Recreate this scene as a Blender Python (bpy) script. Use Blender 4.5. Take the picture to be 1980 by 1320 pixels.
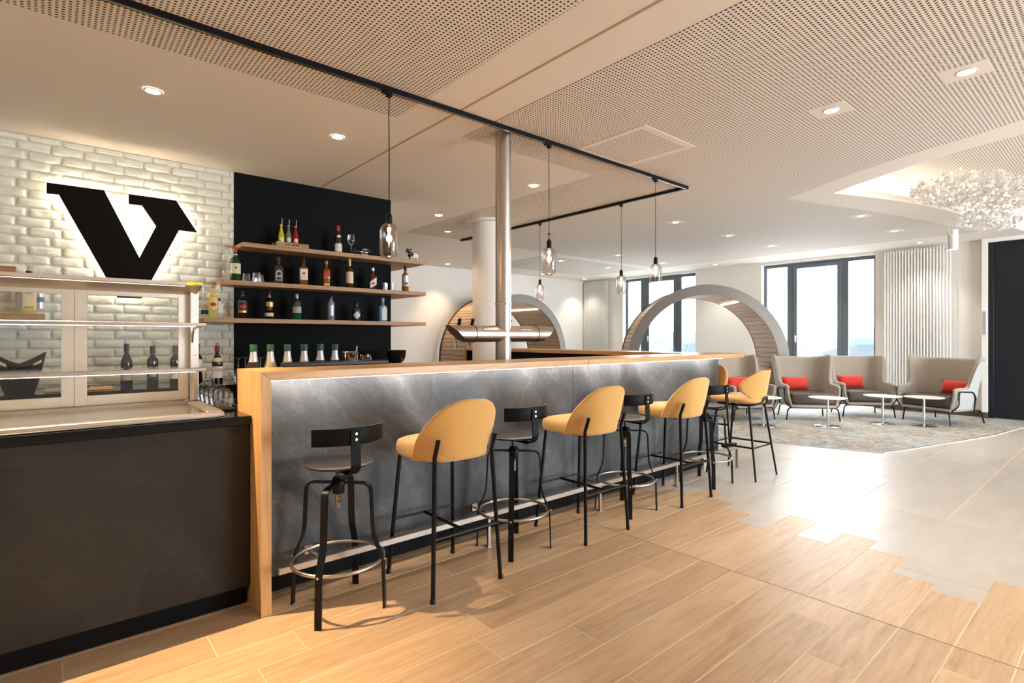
import bpy, bmesh, math, random
from mathutils import Vector, Matrix
from mathutils.geometry import tessellate_polygon

random.seed(11)
for o in list(bpy.data.objects):
    bpy.data.objects.remove(o)
SC = bpy.context.scene
COL = SC.collection
PI = math.pi
R = math.radians

# ------------------------------------------------------------------ camera, world, exposure
cam_d = bpy.data.cameras.new('camera')
cam_d.sensor_width = 36.0
cam_d.lens = 1044.8 / 1980 * 36
cam_d.shift_y = -8 / 1980
cam_d.clip_start = 0.05
cam_d.clip_end = 300
cam = bpy.data.objects.new('camera', cam_d)
cam.location = (0, 0, 1.3)
cam.rotation_euler = (R(90), 0, R(49.35 - 90))
COL.objects.link(cam)
SC.camera = cam

W = bpy.data.worlds.new('overcast_sky')
SC.world = W
W.use_nodes = True
_bg = W.node_tree.nodes['Background']
_bg.inputs[0].default_value = (0.88, 0.94, 1.0, 1)
_bg.inputs[1].default_value = 10.0

SC.view_settings.view_transform = 'Standard'
SC.view_settings.look = 'None'
SC.view_settings.gamma = 1
SC.view_settings.use_curve_mapping = False
SC.view_settings.exposure = 1.1
SC.cycles.use_denoising = True
SC.cycles.max_bounces = 10
SC.cycles.diffuse_bounces = 5
SC.cycles.glossy_bounces = 4
SC.cycles.transmission_bounces = 8
SC.cycles.transparent_max_bounces = 16
SC.cycles.caustics_reflective = False
SC.cycles.caustics_refractive = False
SC.cycles.sample_clamp_indirect = 6.0

WARM = (1.0, 0.73, 0.46)
MILD = (1.0, 0.91, 0.79)
P_WARM = 44.0
P_MILD = 30.0
P_KEY = 190.0
KEYC = (1.0, 0.85, 0.68)


def lamp(name, kind, loc, energy, color, **kw):
    d = bpy.data.lights.new(name, kind)
    d.energy = energy
    d.color = color
    for k, v in kw.items():
        if k not in ('rot', 'parent'):
            setattr(d, k, v)
    o = bpy.data.objects.new(name, d)
    o.location = loc
    o.rotation_euler = kw.get('rot', (0, 0, 0))
    COL.objects.link(o)
    if kw.get('parent'):
        o.parent = kw['parent']
    return o


# openings that let the overcast daylight in (portals emit nothing of their own)
def portal(loc, rot, sx, sy):
    p = lamp('daylight_portal', 'AREA', loc, 1.0, (1, 1, 1), shape='RECTANGLE', size=sx, size_y=sy, rot=rot)
    p.data.cycles.is_portal = True


portal((11.62, 7.82, 1.4), (R(90), 0, R(90)), 2.1, 2.8)
portal((11.62, 4.20, 1.4), (R(90), 0, R(90)), 2.1, 2.8)
portal((7.4, -6.1, 1.4), (R(90), 0, 0), 5.6, 2.6)  # portal of the assumed opening behind the camera, added for daylight fill

# ------------------------------------------------------------------ helpers


def tagthing(o, label, cat, group=None):
    o['label'] = label
    o['category'] = cat
    if group:
        o['group'] = group
    return o


def thing(name, label, cat, loc=(0, 0, 0), rz=0.0, group=None):
    o = bpy.data.objects.new(name, None)
    o.empty_display_size = 0.1
    COL.objects.link(o)
    o.location = loc
    o.rotation_euler = (0, 0, rz)
    return tagthing(o, label, cat, group)


def mesh(name, bm, mt, smooth=40):
    me = bpy.data.meshes.new(name)
    bmesh.ops.recalc_face_normals(bm, faces=bm.faces[:])
    bm.to_mesh(me)
    bm.free()
    if mt:
        me.materials.append(mt)
    if smooth:
        me.shade_smooth()
        me.set_sharp_from_angle(angle=R(smooth))
    return me


def link(name, me, parent=None, loc=None, rot=None):
    o = bpy.data.objects.new(name, me)
    COL.objects.link(o)
    if parent:
        o.parent = parent
    if loc:
        o.location = loc
    if rot:
        o.rotation_euler = rot
    return o


def obj(name, bm, mt, parent=None, loc=None, rot=None, smooth=40):
    return link(name, mesh(name, bm, mt, smooth), parent, loc, rot)


def struct(name, bm, mt, parent=None, smooth=None, loc=None):
    o = obj(name, bm, mt, parent, loc, None, smooth)
    if not parent:
        o['kind'] = 'structure'
    return o


def kids(o):
    return [c for c in o.children]


def copy_tree(o, parent=None):
    c = o.copy()
    COL.objects.link(c)
    if parent:
        c.parent = parent
        c.matrix_parent_inverse = o.matrix_parent_inverse.copy()
    for ch in kids(o):
        copy_tree(ch, c)
    return c


def dup(o, loc, rz, label, group=None):
    c = copy_tree(o)
    c.location = loc
    c.rotation_euler = (0, 0, rz)
    c['label'] = label
    if group:
        c['group'] = group
    return c


def BM():
    return bmesh.new()


def box(bm, a, b, bev=0.0, seg=1):
    x0, y0, z0 = a
    x1, y1, z1 = b
    v = [bm.verts.new(p) for p in ((x0, y0, z0), (x1, y0, z0), (x1, y1, z0), (x0, y1, z0),
                                   (x0, y0, z1), (x1, y0, z1), (x1, y1, z1), (x0, y1, z1))]
    f = [bm.faces.new([v[i] for i in q]) for q in ((3, 2, 1, 0), (4, 5, 6, 7), (0, 1, 5, 4), (1, 2, 6, 5), (2, 3, 7, 6), (3, 0, 4, 7))]
    if bev:
        es = list({e for q in f for e in q.edges})
        bmesh.ops.bevel(bm, geom=es, offset=bev, segments=seg, profile=0.5, affect='EDGES')
    return bm


def bx(a, b, bev=0.0, seg=1):
    return box(BM(), a, b, bev, seg)


def prism(bm, poly, z0, z1, M=None):
    lo = [bm.verts.new((p[0], p[1], z0)) for p in poly]
    hi = [bm.verts.new((p[0], p[1], z1)) for p in poly]
    n = len(poly)
    bm.faces.new(lo[::-1])
    bm.faces.new(hi)
    for i in range(n):
        bm.faces.new((lo[i], lo[(i + 1) % n], hi[(i + 1) % n], hi[i]))
    if M is not None:
        bmesh.ops.transform(bm, matrix=M, verts=lo + hi)
    return bm


def lathe(bm, prof, seg=24, c=(0, 0, 0), caps=True, ang=2 * PI, a0=0.0):
    rows = []
    full = abs(ang - 2 * PI) < 1e-6
    n = seg if full else seg + 1
    for r, z in prof:
        if r < 1e-6 and full:
            rows.append([bm.verts.new((c[0], c[1], c[2] + z))])
        else:
            rows.append([bm.verts.new((c[0] + r * math.cos(a0 + ang * i / seg), c[1] + r * math.sin(a0 + ang * i / seg), c[2] + z)) for i in range(n)])
    for p, q in zip(rows, rows[1:]):
        m = seg
        for i in range(m):
            j = (i + 1) % n if full else i + 1
            if len(p) == 1 and len(q) == 1:
                continue
            if len(p) == 1:
                bm.faces.new((p[0], q[j], q[i]))
            elif len(q) == 1:
                bm.faces.new((p[i], p[j], q[0]))
            else:
                bm.faces.new((p[i], p[j], q[j], q[i]))
    if caps and full:
        for row in (rows[0], rows[-1]):
            if len(row) > 2:
                bm.faces.new(row)
    return bm


def lat(prof, seg=24, c=(0, 0, 0), caps=True):
    return lathe(BM(), prof, seg, c, caps)


def smooth_path(pts, rad, n=4):
    """round the corners of a polyline"""
    P = [Vector(p) for p in pts]
    out = [P[0]]
    for i in range(1, len(P) - 1):
        a, b, c = P[i - 1], P[i], P[i + 1]
        r = min(rad, (a - b).length * 0.45, (c - b).length * 0.45)
        s = b + (a - b).normalized() * r
        e = b + (c - b).normalized() * r
        for k in range(n + 1):
            t = k / n
            out.append(s * (1 - t) ** 2 + b * 2 * t * (1 - t) + e * t * t)
    out.append(P[-1])
    return out


def tube(bm, pts, r, seg=8, closed=False):
    P = [Vector(p) for p in pts]
    n = len(P)
    rs = r if isinstance(r, (list, tuple)) else [r] * n
    T = []
    for i in range(n):
        a = P[i - 1] if (i or closed) else P[i]
        b = P[(i + 1) % n] if (i < n - 1 or closed) else P[i]
        T.append((b - a).normalized())
    u = T[0].orthogonal().normalized()
    rings = []
    for i in range(n):
        u = (u - T[i] * u.dot(T[i])).normalized()
        w = T[i].cross(u)
        rings.append([bm.verts.new(P[i] + (u * math.cos(2 * PI * k / seg) + w * math.sin(2 * PI * k / seg)) * rs[i]) for k in range(seg)])
    m = n if closed else n - 1
    for i in range(m):
        p, q = rings[i], rings[(i + 1) % n]
        if closed and i == n - 1:
            best = min(range(seg), key=lambda s: (p[0].co - q[s].co).length)
            q = q[best:] + q[:best]
        for k in range(seg):
            bm.faces.new((p[k], p[(k + 1) % seg], q[(k + 1) % seg], q[k]))
    if not closed:
        bm.faces.new(rings[0])
        bm.faces.new(rings[-1])
    return bm


def tb(pts, r, seg=8, closed=False):
    return tube(BM(), pts, r, seg, closed)


def ringpts(r, z, n=32, c=(0, 0)):
    return [(c[0] + r * math.cos(2 * PI * i / n), c[1] + r * math.sin(2 * PI * i / n), z) for i in range(n)]


def strip(bm, pts, w, t, side):
    """flat bar along pts: width w along the fixed direction side, thickness t"""
    P = [Vector(p) for p in pts]
    S = Vector(side).normalized()
    n = len(P)
    rings = []
    for i in range(n):
        a = P[max(i - 1, 0)]
        b = P[min(i + 1, n - 1)]
        N = (b - a).normalized().cross(S).normalized()
        rings.append([bm.verts.new(P[i] + S * (sx * w / 2) + N * (sn * t / 2)) for sx, sn in ((-1, -1), (1, -1), (1, 1), (-1, 1))])
    for p, q in zip(rings, rings[1:]):
        for k in range(4):
            bm.faces.new((p[k], p[(k + 1) % 4], q[(k + 1) % 4], q[k]))
    bm.faces.new(rings[0])
    bm.faces.new(rings[-1])
    return bm


def grid_surf(bm, rows, thick=0.0):
    """rows: list of lists of Vectors"""
    V = [[bm.verts.new(p) for p in r] for r in rows]
    F = []
    for a, b in zip(V, V[1:]):
        for i in range(len(a) - 1):
            F.append(bm.faces.new((a[i], a[i + 1], b[i + 1], b[i])))
    return bm


def mods(o, solid=0.0, sub=0, bev=0.0, offset=0.0):
    if solid:
        m = o.modifiers.new('solid', 'SOLIDIFY')
        m.thickness = solid
        m.offset = offset
    if bev:
        m = o.modifiers.new('bev', 'BEVEL')
        m.width = bev
        m.segments = 2
        m.limit_method = 'ANGLE'
        m.angle_limit = R(40)
    if sub:
        m = o.modifiers.new('sub', 'SUBSURF')
        m.levels = sub
        m.render_levels = sub
    return o


# ------------------------------------------------------------------ materials
def _new(name):
    m = bpy.data.materials.new(name)
    m.use_nodes = True
    nt = m.node_tree
    return m, nt, nt.nodes['Principled BSDF']


def N(nt, typ, **kw):
    n = nt.nodes.new(typ)
    for k, v in kw.items():
        if k == 'ins':
            for i, x in v.items():
                n.inputs[i].default_value = x
        else:
            setattr(n, k, v)
    return n


def mat(name, col, rough=0.5, metal=0.0, spec=0.5, coat=0.0, sheen=0.0, emit=None, estr=0.0, trans=0.0, alpha=1.0):
    m, nt, b = _new(name)
    b.inputs['Base Color'].default_value = (*col, 1)
    b.inputs['Roughness'].default_value = rough
    b.inputs['Metallic'].default_value = metal
    b.inputs['Specular IOR Level'].default_value = spec
    b.inputs['Coat Weight'].default_value = coat
    b.inputs['Sheen Weight'].default_value = sheen
    if emit:
        b.inputs['Emission Color'].default_value = (*emit, 1)
        b.inputs['Emission Strength'].default_value = estr
    b.inputs['Transmission Weight'].default_value = trans
    return m


def ramp(nt, stops):
    r = N(nt, 'ShaderNodeValToRGB')
    e = r.color_ramp.elements
    e[0].position, e[0].color = stops[0][0], (*stops[0][1], 1)
    e[1].position, e[1].color = stops[1][0], (*stops[1][1], 1)
    for p, c in stops[2:]:
        x = e.new(p)
        x.color = (*c, 1)
    return r


def coords(nt, scale=(1, 1, 1), rnd=0.0, which='Object'):
    tc = N(nt, 'ShaderNodeTexCoord')
    out = tc.outputs[which]
    if rnd:
        oi = N(nt, 'ShaderNodeObjectInfo')
        mu = N(nt, 'ShaderNodeMath', operation='MULTIPLY', ins={1: rnd})
        nt.links.new(oi.outputs['Random'], mu.inputs[0])
        ad = N(nt, 'ShaderNodeVectorMath', operation='ADD')
        nt.links.new(out, ad.inputs[0])
        nt.links.new(mu.outputs[0], ad.inputs[1])
        out = ad.outputs[0]
    mp = N(nt, 'ShaderNodeMapping', ins={'Scale': scale})
    nt.links.new(out, mp.inputs[0])
    return mp.outputs[0]


def bump(nt, b, height, strength=0.3, dist=0.01):
    bp = N(nt, 'ShaderNodeBump', ins={'Strength': strength, 'Distance': dist})
    nt.links.new(height, bp.inputs['Height'])
    nt.links.new(bp.outputs[0], b.inputs['Normal'])


def wood(name, dark, mid, light, axis='x', rough=0.45, fine=1.0, vary=0.25, rnd=37.0, bmp=0.15, spec=0.5):
    m, nt, b = _new(name)
    L = nt.links
    s = {'x': (1.2, 14, 14), 'y': (14, 1.2, 14), 'z': (14, 14, 1.2)}[axis]
    v = coords(nt, tuple(q * fine for q in s), rnd)
    n1 = N(nt, 'ShaderNodeTexNoise', ins={'Scale': 1.0, 'Detail': 6.0, 'Roughness': 0.62, 'Distortion': 1.1})
    L.new(v, n1.inputs['Vector'])
    v2 = coords(nt, tuple(q * fine * 5 for q in s), rnd)
    n2 = N(nt, 'ShaderNodeTexNoise', ins={'Scale': 1.0, 'Detail': 3.0, 'Roughness': 0.6})
    L.new(v2, n2.inputs['Vector'])
    mx = N(nt, 'ShaderNodeMath', operation='MULTIPLY_ADD', ins={1: 0.35})
    L.new(n2.outputs['Fac'], mx.inputs[0])
    L.new(n1.outputs['Fac'], mx.inputs[2])
    r = ramp(nt, [(0.38, dark), (0.9, light), (0.62, mid)])
    L.new(mx.outputs[0], r.inputs[0])
    oi = N(nt, 'ShaderNodeObjectInfo')
    mr = N(nt, 'ShaderNodeMapRange', ins={3: 1 - vary, 4: 1 + vary * 0.6})
    L.new(oi.outputs['Random'], mr.inputs[0])
    hs = N(nt, 'ShaderNodeHueSaturation')
    L.new(mr.outputs[0], hs.inputs['Value'])
    L.new(r.outputs[0], hs.inputs['Color'])
    L.new(hs.outputs[0], b.inputs['Base Color'])
    b.inputs['Roughness'].default_value = rough
    b.inputs['Specular IOR Level'].default_value = spec
    bump(nt, b, mx.outputs[0], bmp, 0.004)
    return m


def stone(name, base, vein, scale=1.0, rough=0.5, stretch=(1, 1, 1), spec=0.5, rot=0.0, mix=1.0):
    m, nt, b = _new(name)
    L = nt.links
    tc = coords(nt, stretch)
    w = N(nt, 'ShaderNodeTexNoise', ins={'Scale': 1.1 * scale, 'Detail': 4.0, 'Roughness': 0.55, 'Distortion': 1.6})
    L.new(tc, w.inputs['Vector'])
    ad = N(nt, 'ShaderNodeVectorMath', operation='MULTIPLY_ADD')
    ad.inputs[1].default_value = (1.1, 1.1, 1.1)
    L.new(w.outputs['Color'], ad.inputs[0])
    L.new(tc, ad.inputs[2])
    wv = N(nt, 'ShaderNodeTexWave', wave_type='BANDS', bands_direction='DIAGONAL', ins={'Scale': 1.15 * scale, 'Distortion': 5.0, 'Detail': 4.0, 'Detail Scale': 1.6, 'Detail Roughness': 0.62})
    L.new(ad.outputs[0], wv.inputs['Vector'])
    wv2 = N(nt, 'ShaderNodeTexWave', wave_type='BANDS', bands_direction='DIAGONAL', ins={'Scale': 5.5 * scale, 'Distortion': 9.0, 'Detail': 5.0, 'Detail Scale': 1.2, 'Detail Roughness': 0.7})
    L.new(ad.outputs[0], wv2.inputs['Vector'])
    pw = N(nt, 'ShaderNodeMath', operation='POWER', ins={1: 5.0})
    L.new(wv2.outputs['Fac'], pw.inputs[0])
    fn = N(nt, 'ShaderNodeTexNoise', ins={'Scale': 55.0, 'Detail': 4.0, 'Roughness': 0.7})
    L.new(tc, fn.inputs['Vector'])
    s1 = N(nt, 'ShaderNodeMath', operation='MULTIPLY_ADD', ins={1: 0.42})
    L.new(wv.outputs['Fac'], s1.inputs[0])
    s2 = N(nt, 'ShaderNodeMath', operation='MULTIPLY', ins={1: 0.10})
    L.new(pw.outputs[0], s2.inputs[0])
    L.new(s2.outputs[0], s1.inputs[2])
    s3 = N(nt, 'ShaderNodeMath', operation='MULTIPLY_ADD', ins={1: 0.3})
    L.new(fn.outputs['Fac'], s3.inputs[0])
    L.new(s1.outputs[0], s3.inputs[2])
    r = ramp(nt, [(0.12, base), (0.95, vein), (0.5, tuple(base[i] * (1 - 0.35 * mix) + vein[i] * 0.35 * mix for i in range(3)))])
    L.new(s3.outputs[0], r.inputs[0])
    L.new(r.outputs[0], b.inputs['Base Color'])
    b.inputs['Roughness'].default_value = rough
    b.inputs['Specular IOR Level'].default_value = spec
    bump(nt, b, s3.outputs[0], 0.25, 0.004)
    return m


def noisy(name, c1, c2, scale=20, rough=0.6, bmp=0.2, dist=0.003, sheen=0.0, rnd=0.0, spec=0.4, stretch=(1, 1, 1), metal=0.0):
    m, nt, b = _new(name)
    L = nt.links
    v = coords(nt, stretch, rnd)
    n = N(nt, 'ShaderNodeTexNoise', ins={'Scale': scale, 'Detail': 5.0, 'Roughness': 0.65})
    L.new(v, n.inputs['Vector'])
    r = ramp(nt, [(0.3, c1), (0.7, c2)])
    L.new(n.outputs['Fac'], r.inputs[0])
    L.new(r.outputs[0], b.inputs['Base Color'])
    b.inputs['Roughness'].default_value = rough
    b.inputs['Metallic'].default_value = metal
    b.inputs['Sheen Weight'].default_value = sheen
    b.inputs['Specular IOR Level'].default_value = spec
    if bmp:
        bump(nt, b, n.outputs['Fac'], bmp, dist)
    return m


def thin_glass(name, tint=(1, 1, 1), refl=0.6, rough=0.02, edge=0.25):
    m = bpy.data.materials.new(name)
    m.use_nodes = True
    nt = m.node_tree
    nt.nodes.clear()
    L = nt.links
    out = N(nt, 'ShaderNodeOutputMaterial')
    tr = N(nt, 'ShaderNodeBsdfTransparent', ins={0: (*tint, 1)})
    gl = N(nt, 'ShaderNodeBsdfGlossy', ins={0: (0.95, 0.97, 1.0, 1), 1: rough})
    lw = N(nt, 'ShaderNodeLayerWeight', ins={0: edge})
    mu = N(nt, 'ShaderNodeMath', operation='MULTIPLY_ADD', use_clamp=True, ins={1: refl, 2: 0.03})
    L.new(lw.outputs['Fresnel'], mu.inputs[0])
    mx = N(nt, 'ShaderNodeMixShader')
    L.new(mu.outputs[0], mx.inputs[0])
    L.new(tr.outputs[0], mx.inputs[1])
    L.new(gl.outputs[0], mx.inputs[2])
    L.new(mx.outputs[0], out.inputs[0])
    return m


def perforated(name, paint, hole, pitch=0.025, frac=0.48):
    m, nt, b = _new(name)
    L = nt.links
    g = N(nt, 'ShaderNodeNewGeometry')
    sc = N(nt, 'ShaderNodeVectorMath', operation='SCALE')
    sc.inputs['Scale'].default_value = 1 / pitch
    L.new(g.outputs['Position'], sc.inputs[0])
    fr = N(nt, 'ShaderNodeVectorMath', operation='FRACTION')
    L.new(sc.outputs[0], fr.inputs[0])
    sp = N(nt, 'ShaderNodeSeparateXYZ')
    L.new(fr.outputs[0], sp.inputs[0])
    ls = []
    for i in (0, 1):
        c = N(nt, 'ShaderNodeMath', operation='LESS_THAN', ins={1: frac})
        L.new(sp.outputs[i], c.inputs[0])
        ls.append(c)
    mu = N(nt, 'ShaderNodeMath', operation='MULTIPLY')
    L.new(ls[0].outputs[0], mu.inputs[0])
    L.new(ls[1].outputs[0], mu.inputs[1])
    mx = N(nt, 'ShaderNodeMix', data_type='RGBA')
    mx.inputs[6].default_value = (*paint, 1)
    mx.inputs[7].default_value = (*hole, 1)
    L.new(mu.outputs[0], mx.inputs[0])
    L.new(mx.outputs[2], b.inputs['Base Color'])
    b.inputs['Roughness'].default_value = 0.8
    return m


OAK = dict(dark=(0.38, 0.20, 0.07), mid=(0.53, 0.305, 0.12), light=(0.66, 0.42, 0.19))
M = {}
M['paint'] = mat('white_paint', (0.80, 0.78, 0.74), 0.85)
M['ceil'] = mat('ceiling_paint', (0.80, 0.75, 0.69), 0.9)
M['perf'] = perforated('perforated_board', (0.80, 0.75, 0.69), (0.05, 0.032, 0.019))
M['seam'] = mat('joint_filler', (0.46, 0.35, 0.24), 0.9)
M['brickpaint'] = noisy('whitewashed_brick', (0.70, 0.71, 0.62), (0.82, 0.82, 0.74), 60, 0.7, 0.5, 0.004, rnd=31)
M['mortar'] = noisy('whitewashed_mortar', (0.66, 0.65, 0.57), (0.76, 0.75, 0.67), 90, 0.85, 0.4, 0.003)
M['blackboard'] = noisy('matt_black_panel', (0.0035, 0.0045, 0.005), (0.006, 0.0075, 0.008), 70, 0.6, 0.1, 0.002, spec=0.07)
M['plank'] = wood('oak_look_plank', (0.40, 0.25, 0.135), (0.545, 0.365, 0.21), (0.66, 0.48, 0.30), 'x', 0.41, 1.5, 0.13, 61.0, 0.12, 0.5)
M['grout'] = mat('pale_grout', (0.70, 0.59, 0.44), 0.9)
M['tile'] = noisy('grey_beige_tile', (0.47, 0.425, 0.375), (0.57, 0.525, 0.47), 2.6, 0.37, 0.04, 0.002, rnd=40, spec=0.5, stretch=(0.6, 2.2, 1))
M['oak'] = wood('bar_oak', axis='x', rough=0.35, vary=0.0, rnd=0.0, **OAK)
M['oakz'] = wood('bar_oak_upright', axis='z', rough=0.4, vary=0.0, rnd=0.0, **OAK)
M['oaky'] = wood('bar_oak_return', axis='y', rough=0.35, vary=0.0, rnd=0.0, **OAK)
M['shelfoak'] = wood('shelf_oak', (0.26, 0.135, 0.055), (0.36, 0.20, 0.09), (0.47, 0.29, 0.14), 'x', 0.5, 1.0, 0.0, 9.0)
M['slate'] = stone('slate_front', (0.028, 0.032, 0.037), (0.155, 0.168, 0.18), 0.7, 0.48, mix=0.8, spec=0.35)
M['slate2'] = stone('dark_slate_front', (0.020, 0.017, 0.014), (0.050, 0.043, 0.034), 0.6, 0.55, mix=0.6, spec=0.2)
M['blackgloss'] = mat('polished_black_stone', (0.004, 0.004, 0.005), 0.08, spec=0.3)
M['black'] = mat('black_lacquer', (0.004, 0.004, 0.004), 0.5, spec=0.10)
M['blackmetal'] = mat('black_metal', (0.004, 0.004, 0.0045), 0.36, 0.0, 0.22)
M['blackplastic'] = mat('black_plastic', (0.006, 0.006, 0.006), 0.35, spec=0.25)
M['steel'] = noisy('brushed_steel', (0.50, 0.46, 0.42), (0.60, 0.56, 0.52), 30, 0.34, 0.05, 0.001, stretch=(1, 1, 60), metal=1.0)
M['chrome'] = mat('chrome', (0.72, 0.71, 0.70), 0.14, 1.0)
M['alu'] = noisy('anodised_aluminium', (0.66, 0.61, 0.55), (0.74, 0.69, 0.63), 40, 0.34, 0.03, 0.001, stretch=(60, 1, 1), metal=1.0)
M['railsteel'] = mat('rail_steel', (0.50, 0.455, 0.41), 0.3, 1.0)
M['yellow'] = noisy('mustard_fabric', (0.56, 0.31, 0.085), (0.68, 0.40, 0.125), 260, 0.85, 0.25, 0.001, sheen=0.35)
M['felt'] = noisy('taupe_felt', (0.29, 0.25, 0.205), (0.42, 0.37, 0.31), 170, 0.95, 0.3, 0.002, sheen=0.3)
M['feltlight'] = noisy('pale_grey_felt', (0.36, 0.375, 0.375), (0.45, 0.465, 0.465), 150, 0.95, 0.3, 0.002, sheen=0.2)
M['leather'] = noisy('dark_brown_leather', (0.062, 0.048, 0.038), (0.085, 0.066, 0.052), 90, 0.45, 0.15, 0.001)
M['red'] = noisy('red_cushion_fabric', (0.55, 0.025, 0.015), (0.70, 0.035, 0.02), 60, 0.75, 0.3, 0.002, sheen=0.2)
M['pink'] = noisy('pink_cushion_fabric', (0.78, 0.16, 0.30), (0.85, 0.24, 0.38), 60, 0.75, 0.3, 0.002)
M['whitemetal'] = mat('white_enamel', (0.74, 0.73, 0.70), 0.38)
M['alurail'] = noisy('warm_aluminium_edge', (0.42, 0.36, 0.31), (0.50, 0.44, 0.385), 40, 0.4, 0.03, 0.001, stretch=(60, 1, 1), metal=1.0)
M['framegrey'] = mat('anthracite_window_frame', (0.10, 0.125, 0.15), 0.4)
M['ringrim'] = mat('grey_rim_paint', (0.18, 0.16, 0.14), 0.42, 0.3)
M['ringdark'] = mat('dark_brown_rim', (0.05, 0.036, 0.03), 0.5)
M['ringplank'] = wood('ring_plank_oak', (0.33, 0.215, 0.125), (0.45, 0.31, 0.195), (0.55, 0.41, 0.28), 'y', 0.5, 1.0, 0.14, 23.0)
M['glass'] = thin_glass('clear_glass', (0.985, 0.99, 0.985), 0.55, 0.01, 0.3)
M['pane'] = thin_glass('window_glass', (0.97, 0.985, 0.985), 0.5, 0.005, 0.3)
M['crystal'] = thin_glass('drinking_glass', (0.975, 0.98, 0.985), 0.55, 0.03, 0.35)
M['smoke'] = thin_glass('smoked_pendant_glass', (0.86, 0.81, 0.79), 0.42, 0.015, 0.3)
M['door'] = mat('dark_anthracite_door', (0.014, 0.016, 0.021), 0.24, spec=0.22)
M['skirt'] = noisy('brown_stone_skirting', (0.06, 0.045, 0.036), (0.13, 0.10, 0.08), 50, 0.5, 0.1)
M['led'] = mat('led_strip', (1, 1, 1), 0.5, emit=(1.0, 0.84, 0.66), estr=8.0)
M['ledcool'] = mat('display_led', (1, 1, 1), 0.5, emit=(1.0, 0.90, 0.78), estr=2.2)
M['barled'] = mat('bar_led', (1, 1, 1), 0.5, emit=(1.0, 0.92, 0.84), estr=48.0)
M['diff'] = mat('downlight_lens', (1, 1, 1), 0.5, emit=(1.0, 0.90, 0.76), estr=12.0)
M['filament'] = mat('glowing_filament', (1, 0.6, 0.2), 0.5, emit=(1.0, 0.42, 0.10), estr=26.0)
M['bulb'] = thin_glass('bulb_glass', (1.0, 0.93, 0.85), 0.12, 0.02, 0.3)

# carpet material: mottled beige, grey and teal
def _carpet():
    m, nt, b = _new('mottled_carpet')
    L = nt.links
    v = coords(nt, (1, 1, 1))
    n1 = N(nt, 'ShaderNodeTexNoise', ins={'Scale': 1.5, 'Detail': 5.0, 'Roughness': 0.6, 'Distortion': 1.4})
    L.new(v, n1.inputs['Vector'])
    r1 = ramp(nt, [(0.32, (0.32, 0.44, 0.49)), (0.70, (0.62, 0.55, 0.46)), (0.45, (0.55, 0.55, 0.54)), (0.58, (0.42, 0.40, 0.37))])
    L.new(n1.outputs['Fac'], r1.inputs[0])
    n2 = N(nt, 'ShaderNodeTexNoise', ins={'Scale': 14.0, 'Detail': 6.0, 'Roughness': 0.75, 'Distortion': 0.8})
    L.new(v, n2.inputs['Vector'])
    r2 = ramp(nt, [(0.35, (0.55, 0.55, 0.55)), (0.68, (1.25, 1.22, 1.18))])
    L.new(n2.outputs['Fac'], r2.inputs[0])
    mx = N(nt, 'ShaderNodeMix', data_type='RGBA', blend_type='MULTIPLY')
    mx.inputs[0].default_value = 1.0
    L.new(r1.outputs[0], mx.inputs[6])
    L.new(r2.outputs[0], mx.inputs[7])
    L.new(mx.outputs[2], b.inputs['Base Color'])
    b.inputs['Roughness'].default_value = 0.95
    b.inputs['Specular IOR Level'].default_value = 0.15
    n3 = N(nt, 'ShaderNodeTexNoise', ins={'Scale': 220.0, 'Detail': 2.0})
    L.new(v, n3.inputs['Vector'])
    bump(nt, b, n3.outputs['Fac'], 0.5, 0.004)
    return m


M['carpet'] = _carpet()
CZ = 2.88          # ceiling height
BY = 5.655         # back wall face
X0, X1, Y0, Y1 = -3.0, 11.5, -6.0, 10.23

# ================================================================== FLOOR
floor = struct('floor', bx((X0, Y0, -0.15), (X1, Y1, -0.0008)), M['grout'])
GAP = 0.0018
_pm = {}


def plank(x0, x1, y0, y1, mt='plank', nm='plank'):
    key = (round(x1 - x0, 3), round(y1 - y0, 3), mt)
    if key not in _pm:
        g = 0.0030 if mt == 'tile' else GAP
        w, d = (x1 - x0) / 2 - g, (y1 - y0) / 2 - g
        _pm[key] = mesh(nm, bx((-w, -d, -0.008), (w, d, 0.0), 0.0012), M[mt], None)
    return link(nm, _pm[key], floor, ((x0 + x1) / 2, (y0 + y1) / 2, 0))


PW = 0.194
XJ = 2.894
butts = {-1: [0.40, 1.9], 0: [0.043, 0.913], 1: [1.684], 2: [0.822, 1.975], 3: [0.625, 1.784], 4: [1.496], 5: [1.396], 6: [1.788], 7: [2.56], 8: [1.691],
         9: [2.666], 10: [2.37], 11: [1.94], 12: [2.671]}
ends = {-1: 4.0, 0: 3.86, 1: 4.02, 2: 4.26, 3: 4.08, 4: 3.92, 5: 3.70, 6: 4.12, 7: 3.73, 8: 4.015, 9: 3.826, 10: 3.54, 11: 3.443, 12: 3.829, 13: 3.62}
plank_end = {}
for r in range(-1, 19):
    y1 = 2.841 - PW * r
    y0 = y1 - PW
    b = butts.get(r, [XJ - random.uniform(0.15, 1.05)])
    e = ends.get(r, 3.4 + random.random() * 0.7)
    plank_end[r] = e
    cuts = list(b)
    while cuts[-1] + 1.16 < XJ - 0.05:
        cuts.append(cuts[-1] + 1.16)
    while cuts[0] > -1.4:
        cuts.insert(0, cuts[0] - 1.16)
    cuts.append(XJ)
    for a, c in zip(cuts, cuts[1:]):
        plank(a, c, y0, y1)
    plank(XJ, e, y0, y1)
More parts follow.
